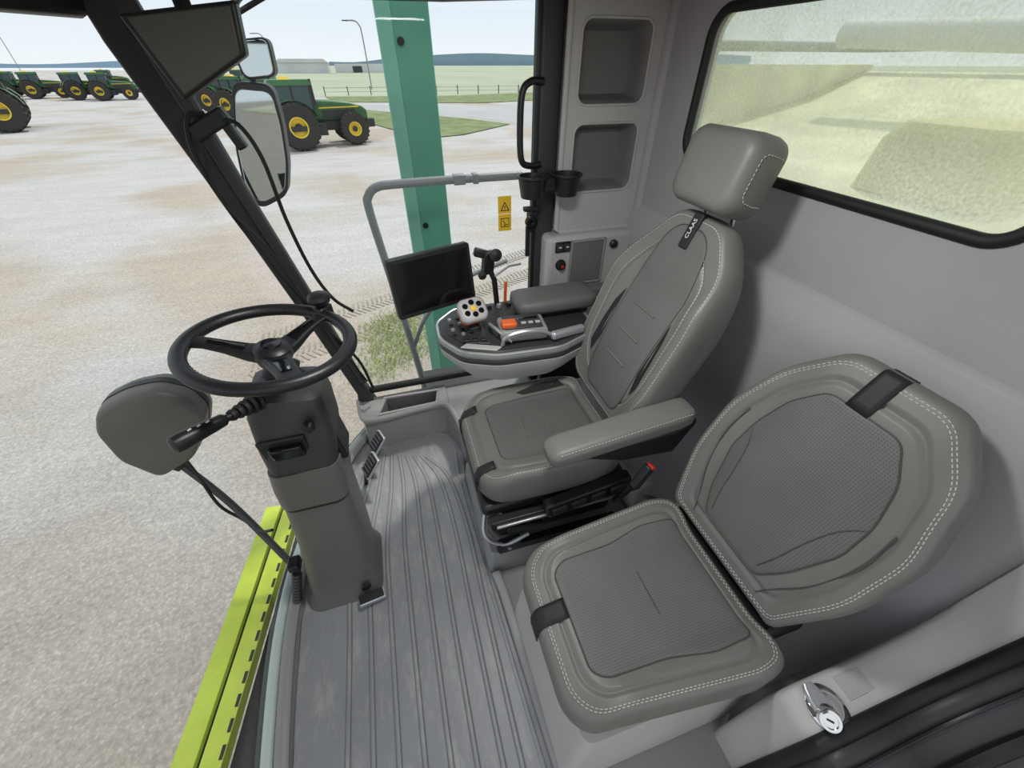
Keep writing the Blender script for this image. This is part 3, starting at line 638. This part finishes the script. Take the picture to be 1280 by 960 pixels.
for t,k in ((0,.6),(.03,.9),(.12,1),(.9,1),(.98,.9),(1,.6)):
    x=.44+.36*t;secs.append([(x,1.45+a*k,.055+CT+b*k) for a,b in rr(.085,.032,.025,4)])
loft('armrest_pad',secs,'leather_dk',co,autos=60)
rbox('armrest_base',(.30,.12,.05),(.62,1.45,CT+.015),'black',co,bevel=.015)
rbox('support_arm',(.30,.05,.24),(.68,1.34,.60),'black',co,bevel=.015)
for i in range(5): lathe('encoder_%d'%i,[(0,0),(.012,0),(.010,.014),(0,.015)],tm((.31+.045*i,1.54,CT)),'yellow' if i==0 else ('black' if i%2 else 'silver'),co,n=14)
jy=empty('joystick')
jc=Vector((.245,1.38,CT+.006))
tube('stem',[jc,jc+Vector((.0,0,.06))],.013,'black',jy)
loft('gaiter',[[(jc.x+x,jc.y+y,jc.z+z) for x,y in rr(h,h,h*.6,4)] for z,h in ((0,.035),(.012,.03),(.016,.032),(.03,.02))],'rubber',jy)
T=tm(tuple(jc+Vector((0,0,.075))),(38,0,12))
loft('orange_collar',[[T@Vector((x,y,z)) for x,y in rr(hx,hy,.022,5)] for z,hx,hy in ((-.040,.030,.028),(-.022,.050,.042),(.0,.054,.046))],'orange',jy)
loft('head',[[T@Vector((x,y,z)) for x,y in rr(hx,hy,.028,5)] for z,hx,hy in ((.0,.052,.044),(.012,.058,.050),(.03,.056,.048),(.038,.046,.040))],'plastic_lt',jy,autos=60)
for i,(x,y,m_) in enumerate(((-.030,.014,'gloss'),(-.030,-.016,'gloss'),(0,.026,'gloss'),(0,.0,'yellow'),(.028,.014,'gloss'),(.028,-.016,'gloss'),(0,-.026,'gloss'))):
    lathe('thumb_button_%d'%i,[(0,0),(.0125,0),(.011,.005),(0,.006)],T@Matrix.Translation((x,y,.036)),m_,jy,n=14)
mo=empty('terminal_monitor')
TL=Vector((-.042,1.40,1.117));TR=Vector((.275,1.495,1.122));BL=Vector((.0,1.385,.892))
u=(TR-TL);v=(TL-BL);wid=u.length;u.normalize();v=(v-u*v.dot(u));hei=v.length;v.normalize();w=u.cross(v)
cen=TL+u*wid/2-v*hei/2
FM=frame(cen,u,v,w)
prism('bezel',rr(wid/2,hei/2,.012,4),-.03,0,'black',mo,T=FM,bevel=.004)
prism('display',rr(wid/2-.014,hei/2-.018,.003,2),0,.0015,'screen',mo,T=FM,bevel=0)
prism('housing_back',rr(wid/2-.05,hei/2-.04,.02,3),-.055,-.03,'black',mo,T=FM,bevel=.006)
tube('arm',[FM@Vector((.05,-.03,-.05)),FM@Vector((.06,-.06,-.09)),(.24,1.52,.88),(.26,1.50,.79)],.014,'black',mo,smoothn=16)
lathe('ball_joint',[(0,-.02),(.014,-.014),(.02,0),(.014,.014),(0,.02)],tm((.24,1.52,.89)),'black',mo)
ph=empty('camera_bracket')
tube('post',[(.40,1.57,.79),(.39,1.57,.92),(.36,1.58,1.0)],.012,'black',ph)
rbox('clamp',(.05,.035,.10),(.365,1.57,1.0),'black',ph,rot=(10,0,20),bevel=.008)
lathe('knob',[(0,0),(.022,0),(.026,.02),(0,.026)],tm((.39,1.55,1.04),(80,0,0)),'black',ph)
lathe('knob_2',[(0,0),(.016,0),(.018,.02),(0,.024)],tm((.33,1.55,.96),(80,0,0)),'black',ph)
rbox('clamp_2',(.08,.03,.035),(.345,1.57,1.04),'black',ph,rot=(0,20,0),bevel=.008)
tube('lever',[(.39,1.56,.94),(.46,1.58,.97),(.52,1.6,.965)],.005,'silver',ph)
tube('orange_clip',[(.44,1.58,.80),(.445,1.58,.90)],.007,'orange',ph)
# ================================================================ right pillar accessories
gh=empty('grab_handle')
tube('bar',[(.655,1.77,1.60),(.60,1.755,1.60),(.565,1.75,1.565),(.558,1.75,1.45),(.565,1.75,1.345),(.60,1.755,1.32),(.655,1.77,1.32)],.013,'black',gh,smoothn=36)
ch=empty('cup_holder')
def cup(x,y,z,r,nm):
    lathe(nm,[(0,0),(r*.8,0),(r,.07),(r+.006,.075),(r+.006,.082),(r-.004,.082),(r*.78,.006),(0,.006)],tm((x,y,z)),'black',ch)
cup(.585,1.66,1.22,.058,'cup_1');cup(.735,1.66,1.22,.058,'cup_2')
rbox('bridge',(.12,.05,.06),(.66,1.68,1.26),'black',ch,bevel=.01);rbox('mount',(.06,.09,.05),(.67,1.735,1.26),'black',ch)
pc=empty('phone_clamp')
rbox('plate',(.035,.05,.10),(.60,1.70,1.12),'black',pc,bevel=.008);rbox('jaw',(.07,.025,.02),(.59,1.68,1.17),'black',pc)
tube('stem',[(.64,1.74,1.14),(.60,1.71,1.12)],.012,'black',pc)
rbox('jaw_lower',(.02,.015,.16),(.58,1.69,1.04),'black',pc);lathe('lens',[(0,0),(.026,0),(.026,.02),(.016,.022),(0,.018)],tm((.585,1.67,1.12),(90,0,0)),'gloss',pc)
wsx=empty('warning_sticker')
rbox('yellow_field',(.062,.0015,.075),(.512,1.823,1.155),'yellow',wsx,bevel=0)
rbox('pictogram_field',(.062,.0015,.075),(.512,1.823,1.078),'yellow',wsx,bevel=0)
mk('triangle',[(.49,1.821,1.13),(.534,1.821,1.13),(.512,1.821,1.17)],[(0,1,2)],'black',wsx,smooth=False)
mk('triangle_in',[(.497,1.8205,1.134),(.527,1.8205,1.134),(.512,1.8205,1.162)],[(0,1,2)],'yellow',wsx,smooth=False)
rbox('mark',(.004,.001,.014),(.512,1.8198,1.146),'black',wsx,bevel=0)
rbox('picto',(.04,.001,.04),(.512,1.8215,1.078),'black',wsx,bevel=0);rbox('picto_in',(.034,.001,.034),(.512,1.8208,1.078),'yellow',wsx,bevel=0)
tube('picto_fig',[(.50,1.8198,1.09),(.512,1.8198,1.075),(.505,1.8198,1.066),(.525,1.8198,1.07)],.002,'black',wsx,seg=5)
vz=empty('roof_display')
q=[(-.535,1.50,1.745),(-.27,1.50,1.775),(-.285,1.50,1.668),(-.475,1.50,1.572)]
def quadplate(nm,q,y,d,m,par,shrink=1,bev=.008):
    c=sum((Vector(p) for p in q),Vector())/4
    P=[c+(Vector(p)-c)*shrink for p in q]
    vs=[(p.x,y,p.z) for p in P]+[(p.x,y+d,p.z) for p in P]
    mk(nm,vs,[(0,1,2,3),(4,5,6,7),(0,1,5,4),(1,2,6,5),(2,3,7,6),(3,0,4,7)],m,par,bevel=bev)
quadplate('casing',q,1.50,.05,'black',vz,1);quadplate('face',q,1.497,.01,'visorface',vz,.88,.003)
tube('mount',[(-.40,1.55,1.72),(-.42,1.62,1.80),(-.42,1.65,1.86)],.02,'black',vz)
cb=empty('pillar_cables')
rbox('clip_box',(.13,.05,.05),(-.50,1.73,1.50),'black',cb,rot=(0,-25,0),bevel=.008)
rbox('clip_foot',(.03,.04,.09),(-.445,1.735,1.47),'black',cb,rot=(0,-20,0),bevel=.006)
tube('cable_1',[(-.47,1.72,1.51),(-.41,1.69,1.50),(-.375,1.69,1.40),(-.37,1.70,1.2),(-.345,1.71,1.0),(-.30,1.72,.86),(-.235,1.73,.78)],.007,'rubber',cb,smoothn=40,seg=8)
tube('cable_2',[(-.50,1.72,1.53),(-.55,1.71,1.52),(-.575,1.71,1.42),(-.55,1.72,1.25),(-.47,1.73,.98),(-.38,1.75,.72),(-.28,1.76,.5),(-.25,1.77,.3)],.007,'rubber',cb,smoothn=40,seg=8)
tube('cable_3',[(-.53,1.72,1.49),(-.56,1.71,1.3),(-.47,1.71,1.1),(-.42,1.72,.9),(-.34,1.75,.6),(-.27,1.77,.35)],.005,'rubber',cb,smoothn=40,seg=8)
# ================================================================ EXTERIOR NEAR
em=empty('side_mirror')
def mpoly(P,y,d,nm,fr,gl,r=.03):
    S_=rp(P,r);n=len(S_);S_=[Vector((p.x,0,p.y)) for p in S_]
    c=sum(S_,Vector())/n
    for nmm,k,yy,dd,mm in ((nm+'_housing',1.0,y,d,fr),(nm+'_glass',.90,y-.004,.006,gl)):
        Q=[c+(p-c)*k for p in S_]
        def tr(p,yo): return (p.x,yo+(p.x-c.x)*.35,p.z)
        vs=[tr(p,yy) for p in Q]+[tr(p,yy+dd) for p in Q]
        fs=[tuple(range(n)),tuple(range(n,2*n))]+[(i,(i+1)%n,n+(i+1)%n,n+i) for i in range(n)]
        mk(nmm,vs,fs,mm,em,bevel=.004,autos=30)
mpoly([(-.50,1.60),(-.365,1.585),(-.37,1.45),(-.395,1.30),(-.44,1.17),(-.56,1.13),(-.60,1.19),(-.57,1.38)],2.2,.09,'main','dark','mirror',.04)
mpoly([(-.46,1.72),(-.325,1.735),(-.335,1.61),(-.45,1.60)],2.2,.08,'upper','dark','mirror',.03)
tube('mirror_arm',[(-.48,2.33,1.2),(-.44,2.33,1.7),(-.42,2.31,1.83),(-.30,2.1,1.86),(-.2,1.9,1.88)],.014,'dark',em,smoothn=24)
tube('mirror_stay',[(-.42,2.28,1.80),(-.25,2.2,1.86),(-.08,2.1,1.90),(.05,1.95,1.93)],.009,'black',em,smoothn=16)
fm_=empty('front_mirror')
P=[(-1.035,.82),(-.94,.85),(-.845,.845),(-.775,.78),(-.755,.68),(-.80,.58),(-.885,.47),(-1.02,.425),(-1.085,.57),(-1.08,.73)]
P=[(-.915+(x+.925)*.88,.640+(z-.645)*.88) for x,z in P]
S_=[Vector((p.x,0,p.y)) for p in rp(P,.028)];c=sum(S_,Vector())/len(S_)
secs=[[(c.x+(p.x-c.x)*k,yy+(p.x-c.x)*.2,c.z+(p.z-c.z)*k) for p in S_] for yy,k in ((1.264,.88),(1.266,.93),(1.272,.97),(1.285,.99),(1.30,1.0),(1.37,1.0),(1.38,.97))]
loft('housing',secs,'column',fm_,autos=60)
secs=[[(c.x+(p.x-c.x)*k,yy+(p.x-c.x)*.2,c.z+(p.z-c.z)*k) for p in S_] for yy,k in ((1.325,1.016),(1.35,1.016))]
loft('rim_band',secs,'black',fm_)
tube('rod',[(-.96,1.31,.50),(-.83,1.22,.26),(-.675,1.06,-.02)],.014,'dark',fm_,smoothn=12)
rbox('rod_clamp',(.05,.04,.04),(-.945,1.29,.475),'black',fm_,rot=(0,50,0))
tube('cable',[(-.91,1.29,.52),(-.89,1.26,.42),(-.87,1.22,.27),(-.82,1.2,.18),(-.74,1.13,.16),(-.66,1.06,.24)],.006,'rubber',fm_,smoothn=30,seg=8)
gp=empty('ribbed_grip')
G0=Vector((-.615,.865,.03));G1=Vector((-.575,.895,.17))
for i in range(9):
    p=G0.lerp(G1,i/9);q=G0.lerp(G1,(i+.9)/9);tube('ring_%d'%i,[p,p.lerp(q,.5),q],.018,'dark',gp,rad=[.015,.0185,.015],seg=14)
tube('shaft',[G0,G1+Vector((.0,.02,.05))],.008,'black',gp)
rbox('bracket',(.04,.05,.04),(-.575,.915,.20),'black',gp)
lm=empty('lime_platform_edge')
d0=Vector((-1.03,.20,-.15));d1=Vector((-.86,1.50,-.15))
D=(d1-d0).normalized();Nn=Vector((D.y,-D.x,0))
def strip(nm,o0,o1,z0,z1,m,a=0,b=1):
    A_=d0.lerp(d1,a);B_=d0.lerp(d1,b)
    P=[A_+Nn*o0,A_+Nn*o1,B_+Nn*o1,B_+Nn*o0]
    mk(nm,[(p.x,p.y,z0) for p in P]+[(p.x,p.y,z1) for p in P],[(0,1,2,3),(4,5,6,7),(0,1,5,4),(1,2,6,5),(2,3,7,6),(3,0,4,7)],m,lm,smooth=False,bevel=.002)
strip('outer_plate',-.03,.04,-.20,-.15,'lime');strip('gap',.04,.058,-.20,-.17,'black');strip('inner_plate',.058,.13,-.20,-.15,'lime')
strip('side_skirt',-.035,-.028,-.5,-.15,'lime')
for i in range(18): strip('slot_%d'%i,.115,.127,-.151,-.1485,'black',.02+i*.054,.02+i*.054+.03)
strip('lower_deck',.13,.32,-.24,-.21,'dark')
cbx=empty('cab_underframe')
prism('frame_block',[(x+.03,y) for x,y in FRs]+[(1.2,-.08),(1.2,1.8)],-.45,-.13,'dark',cbx,bevel=0)
hr=empty('handrail')
tube('rail',[(.68,2.1,1.215),(.3,2.1,1.215),(.06,2.1,1.212),(-.03,2.1,1.205),(-.075,2.1,1.17),(-.085,2.1,1.10),(-.05,2.1,.75),(.0,2.1,.24),(.03,2.1,-.15)],.020,'steel',hr,smoothn=80,seg=14)
tube('lower_rail',[(.60,2.1,.78),(.35,2.1,.70),(.12,2.1,.52),(.0,2.1,.3)],.012,'steel',hr,smoothn=20)
rbox('joint',(.06,.05,.045),(.36,2.1,1.215),'steel',hr);rbox('joint_2',(.03,.05,.045),(.44,2.1,1.215),'steel',hr)
rbox('deck',(1.2,.5,.05),(.6,2.2,-.17),'dark',hr)
gp2=empty('green_steel_post')
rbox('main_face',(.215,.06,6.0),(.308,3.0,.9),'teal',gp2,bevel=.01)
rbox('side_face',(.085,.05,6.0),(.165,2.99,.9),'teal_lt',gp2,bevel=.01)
rbox('flange',(.012,.16,6.0),(.205,3.06,.9),'teal',gp2,bevel=.003)
for z in (.75,1.75): lathe('bolt_%d'%int(z*10),[(0,0),(.02,0),(.02,.012),(0,.014)],tm((.24,2.97,z),(90,0,0)),'black',gp2,n=12)
# ================================================================ GROUND AND DISTANCE
gr=empty('ground')
GZ=-2.15
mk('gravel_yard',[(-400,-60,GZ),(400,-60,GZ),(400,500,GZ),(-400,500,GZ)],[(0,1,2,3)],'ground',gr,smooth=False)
def patch(nm,P,m,z,par): mk(nm,[(x,y,GZ+z) for x,y in P],[tuple(range(len(P)))],m,par,smooth=False)
patch('road',[(11.5,30),(80,24),(80,66),(40,62),(12,54),(-2,62),(-40,92),(-40,86),(-4,56),(9,43),(12,36)],'road',.01,gr)
patch('field',[(-8,78),(40,72),(400,66),(1500,300),(1500,3000),(-900,3000),(-60,300),(-20,120)],'field',.02,gr)
tv=[];tf=[]
for off in (0,.95):
    a=Vector((-2.6,5.9+off,0));b=Vector((5.5,9.4+off*1.2,0));dr=(b-a).normalized();nn=Vector((-dr.y,dr.x,0));Ln=(b-a).length
    for i in range(int(Ln/.10)):
        for sd in (-1,1):
            p=a+dr*(i*.10+(.05 if sd>0 else 0));q0=p+nn*sd*.02;q1=p+nn*sd*.24+dr*.07;k=len(tv)
            for z in (.003,.012):
                tv+= [Vector((v_.x,v_.y,GZ+z)) for v_ in (q0,q0+dr*.03,q1+dr*.03,q1)]
            tf+=[(k,k+1,k+2,k+3),(k+4,k+5,k+6,k+7),(k,k+1,k+5,k+4),(k+1,k+2,k+6,k+5),(k+2,k+3,k+7,k+6),(k+3,k,k+4,k+7)]
mk('tyre_tracks',tv,tf,'track',gr,smooth=False)
gs=empty('grass_verge')
patch('verge',[(3.2,30.5),(6,31.5),(10.8,36.5),(8,42),(-1,54),(-8,60),(-5,50),(0,40)],'grass',.05,gs)
patch('far_verge',[(-4,66),(14,59),(60,78),(60,90),(10,74),(-6,78)],'grass',.05,gs)
bl=[];bf=[]
for i in range(3000):
    a=random.random();x=-.75+1.1*a+random.gauss(0,.2);y=5.0+1.9*random.random()+.8*a;h=random.uniform(.03,.13);an=random.random()*6.28
    k=len(bl);dx,dy=math.cos(an)*.009,math.sin(an)*.009
    bl+=[(x-dx,y-dy,GZ),(x+dx,y+dy,GZ),(x+random.uniform(-.06,.06),y+random.uniform(-.06,.06),GZ+h)];bf.append((k,k+1,k+2))
wd=mk('grass_tuft',bl,bf,mat('weeds',(176,188,128),.9,.2,5),None,smooth=False)
hl=empty('distant_hills')
vs=[];fs=[]
for i in range(81):
    x=-1500+i*40;y=1900
    vs+=[(x,y,GZ-5),(x,y,GZ+10+6*math.sin(i*.35)*math.sin(i*.11)+(22*ss(36,42,i)))]
for i in range(80): fs.append((2*i,2*i+1,2*i+3,2*i+2))
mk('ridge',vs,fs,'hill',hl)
bd=empty('farm_building')
rbox('hall',(26,14,4.5),(-30,300,GZ+2.25),'build',bd,bevel=.1);prism('roof',[(-13.5,0),(13.5,0),(11,1.6),(-11,1.6)],-7.5,7.5,'build',bd,T=frame((-30,300,GZ+4.5),(1,0,0),(0,0,1),(0,1,0)),bevel=0)
bd=empty('farm_building');rbox('hall',(36,14,4),(4,310,GZ+2),'build',bd,bevel=.1)
rbox('door',(5,.3,3),(-2,302.8,GZ+1.5),'dark',bd,bevel=0)
bd=empty('farm_building');rbox('hall',(50,14,5),(-190,280,GZ+2.5),'dark',bd,bevel=.1);rbox('roof',(52,16,1),(-190,280,GZ+5.5),'build',bd,bevel=.1)
fe=empty('field_fence')
for i in range(26): rbox('post_%d'%i,(.12,.12,1.2),(-6+i*3.4,80-.2*i,GZ+.6),'pillar',fe,bevel=0)
for z in (.5,1.0): tube('wire_%d'%int(z*10),[(-6,80,GZ+z),(80,75,GZ+z)],.03,'steel',fe,seg=5)
def lamp(x,y,h,s=1):
    e=empty('street_lamp')
    tube('pole',[(x,y,GZ),(x,y,GZ+h*.8),(x-.3*s,y,GZ+h*.95),(x-1.0*s,y,GZ+h),(x-2.4*s,y,GZ+h)],.11,'steel',e,smoothn=24,seg=8)
    rbox('head',(.9,.3,.15),(x-2.6*s,y,GZ+h),'dark',e)
lamp(1.3,98.8,9.8);lamp(-23,150,10);lamp(-120,170,11);lamp(-150,170,11);lamp(-105,200,12)
def bm_add(acc,vs,fs,mi):
    k=len(acc[0]);acc[0].extend([tuple(v) for v in vs]);acc[1].extend([tuple(k+i for i in f) for f in fs]);acc[2].extend([mi]*len(fs))
def box_a(acc,x0,x1,y0,y1,z0,z1,mi,tx=0,ty=0):
    vs=[(x0,y0,z0),(x1,y0,z0),(x1,y1,z0),(x0,y1,z0),(x0+tx,y0+ty,z1),(x1-tx,y0+ty,z1),(x1-tx,y1-ty,z1),(x0+tx,y1-ty,z1)]
    bm_add(acc,vs,[(0,1,2,3),(4,5,6,7),(0,1,5,4),(1,2,6,5),(2,3,7,6),(3,0,4,7)],mi)
def rev_a(acc,prof,c,mi,n=28):
    vs=[];fs=[]
    for r,y in prof:
        for j in range(n):
            a=2*math.pi*j/n;vs.append((c[0]+r*math.cos(a),c[1]+y,c[2]+r*math.sin(a)))
    for i in range(len(prof)-1):
        for j in range(n): fs.append((i*n+j,i*n+(j+1)%n,(i+1)*n+(j+1)%n,(i+1)*n+j))
    bm_add(acc,vs,fs,mi)
def wheel_a(acc,x,y,r,w):
    c=(x,y,r);h=w/2
    rev_a(acc,[(r*.44,-h*.8),(r*.85,-h),(r*.94,-h*.9),(r*.94,h*.9),(r*.85,h),(r*.44,h*.8)],c,2)
    rev_a(acc,[(r*.44,-h*.8),(r*.38,-h*.78),(r*.34,-h*.2),(r*.2,-h*.1),(r*.18,-h*.5)],c,1)
    rev_a(acc,[(r*.18,-h*.5),(0.001,-h*.5)],c,4)
    rev_a(acc,[(r*.44,h*.8),(r*.38,h*.78),(r*.34,h*.2),(r*.2,h*.1),(0.001,h*.1)],c,1)
    for j in range(22):
        for s_ in (-1,1):
            a=2*math.pi*(j+(.5 if s_>0 else 0))/22
            e=[]
            for (yy,da) in ((.05*s_*h,0),(h*.95*s_,.12)):
                for rr_ in (r*.90,r*1.0):
                    for dd in (-.045,.045): e.append((x+rr_*math.cos(a+da+dd),y+yy,r+rr_*math.sin(a+da+dd)))
            bm_add(acc,e,[(0,1,3,2),(4,5,7,6),(0,1,5,4),(2,3,7,6),(0,2,6,4),(1,3,7,5)],2)
acc=([],[],[])
for y in (-1.0,1.0,-1.7,1.7): wheel_a(acc,0,y,1.05,.55)
wheel_a(acc,2.95,-1.0,.78,.48);wheel_a(acc,2.95,1.0,.78,.48)
box_a(acc,.2,3.4,-.3,.3,.7,1.15,4);box_a(acc,-.5,.5,-1.9,1.9,.88,1.1,4)
box_a(acc,2.8,3.1,-1.0,1.0,.65,.9,4)
hood=[]
for x,hw,z0,z1 in ((1.15,.45,1.15,2.12),(2.2,.44,1.15,2.05),(3.1,.42,1.1,1.95),(3.7,.38,1.05,1.8),(3.95,.30,1.1,1.6)):
    hood.append([(x,a,(z0+z1)/2+b) for a,b in rr(hw,(z1-z0)/2,.14,4)])
n_=len(hood[0]);bm_add(acc,[p for s_ in hood for p in s_],[(i*n_+j,i*n_+(j+1)%n_,(i+1)*n_+(j+1)%n_,(i+1)*n_+j) for i in range(4) for j in range(n_)]+[tuple(range(4*n_,5*n_))],0)
box_a(acc,1.5,3.3,-.455,.455,1.25,1.65,4);box_a(acc,1.4,3.5,-.46,.46,1.72,1.78,1)
box_a(acc,3.85,4.3,-.35,.35,.75,1.15,4)
box_a(acc,-.75,1.15,-.72,.72,1.35,1.75,0);box_a(acc,-.7,1.15,-.75,.75,1.75,2.75,3,.08,.05)
for x,y in ((-.7,-.76),(1.08,-.76),(.2,-.76),(-.7,.70),(1.08,.70),(.2,.70)): box_a(acc,x,x+.08,y,y+.06,1.6,2.8,4)
box_a(acc,-.85,1.3,-.82,.82,2.75,2.98,0,.12,.12);box_a(acc,-.2,.4,-.3,.3,2.98,3.1,1,.1,.1)
for y in (-1.15,1.15):
    f_=[]
    for i in range(9):
        a=math.radians(20+150*i/8)
        for yy in (-.35,.35): f_.append((1.17*math.cos(a),y+yy,1.05+1.14*math.sin(a)))
    bm_add(acc,f_,[(2*i,2*i+1,2*i+3,2*i+2) for i in range(8)],0)
box_a(acc,.4,1.5,-1.0,-.6,.55,1.1,4);box_a(acc,.4,1.5,.6,1.0,.55,1.1,4);box_a(acc,1.2,1.32,-.55,-.43,1.9,3.0,4)
tme=bpy.data.meshes.new('tractor');tme.from_pydata(acc[0],[],acc[1])
for m_ in ('jdgreen','jdyellow','tyre','tglass','pillar'): tme.materials.append(M[m_])
for i,p in enumerate(tme.polygons): p.material_index=acc[2][i]
bm=bmesh.new();bm.from_mesh(tme);bmesh.ops.recalc_face_normals(bm,faces=bm.faces);bm.to_mesh(tme);bm.free()
for x,y,r,s in ((-4.3,29.6,14,1.06),(-8.5,46,-20,1),(-11.5,50,-20,1),(-14.5,56,-20,1),(-17,62,-15,1),(-34,79,15,1),(-38,81,30,1),(-45,86,20,1),(-51,92,10,1),(-57,97,-10,1),(-25.6,44.0,205,1.25),(-62,102,30,1),(-24,110,0,1),(-30,115,0,1),(-40,110,10,1),(-48,115,0,1)):
    o=bpy.data.objects.new('tractor',tme);COL.objects.link(o);o.location=(x,y,GZ);o.rotation_euler=(0,0,math.radians(r));o.scale=(s,s,s)
gt=empty('grain_tank')
sheet('tank_floor',[[(1.5,y,1.20),(2.2,y,1.24),(3.2,y,1.42),(3.8,y,1.60)] for y in (-2,.5,3)],'tank',gt,thick=.02)
rbox('tank_side',(2.5,.05,.5),(2.6,3.0,1.40),'tank',gt)
loft('tank_hatch',[[(2.2+x,1.15+y,z) for x,y in rr(h,h*.9,.08,4)] for z,h in ((1.24,.27),(1.42,.25),(1.48,.21))],'tank2',gt)
tube('tank_frame',[(1.5,3,1.75),(3.8,3,1.75),(3.8,-2,1.75)],.03,'steel',gt)
tube('auger_pipe',[(3.4,-1.5,1.62),(3.0,2.6,1.80)],.07,'build',gt,seg=20)
# ================================================================ WORLD, SUN, CAMERA
w_=bpy.data.worlds.new('sky');S.world=w_;w_.use_nodes=True;nt=w_.node_tree;N=nt.nodes;L=nt.links
bg=N['Background'];tc=N.new('ShaderNodeTexCoord');sp=N.new('ShaderNodeSeparateXYZ');L.new(tc.outputs['Generated'],sp.inputs[0])
cr=N.new('ShaderNodeValToRGB');e=cr.color_ramp.elements;e[0].position=0;e[0].color=rgb(226,231,235);e[1].position=.6;e[1].color=rgb(226,229,233)
x=cr.color_ramp.elements.new(.10);x.color=rgb(210,221,231)
x=cr.color_ramp.elements.new(.25);x.color=rgb(210,221,231)
L.new(sp.outputs['Z'],cr.inputs[0]);L.new(cr.outputs[0],bg.inputs[0]);bg.inputs[1].default_value=1.2
sl=bpy.data.lights.new('sun','SUN');sl.energy=2.1;sl.angle=math.radians(5);sl.color=(1,.965,.91)
so=bpy.data.objects.new('sun',sl);COL.objects.link(so);so.rotation_euler=Vector((-.42,-.46,-1.0)).to_track_quat('-Z','Y').to_euler()
cam=bpy.data.cameras.new('camera');cam.sensor_width=36;cam.lens=490/1280*36;cam.clip_start=.02;cam.clip_end=5000
co_=bpy.data.objects.new('camera',cam);COL.objects.link(co_)
p=math.radians(39.2);a=math.radians(16.7)
Fd=Vector((math.sin(a)*math.cos(p),math.cos(a)*math.cos(p),-math.sin(p)))
co_.location=(0,0,1.65);co_.rotation_euler=Fd.to_track_quat('-Z','Y').to_euler()
S.camera=co_
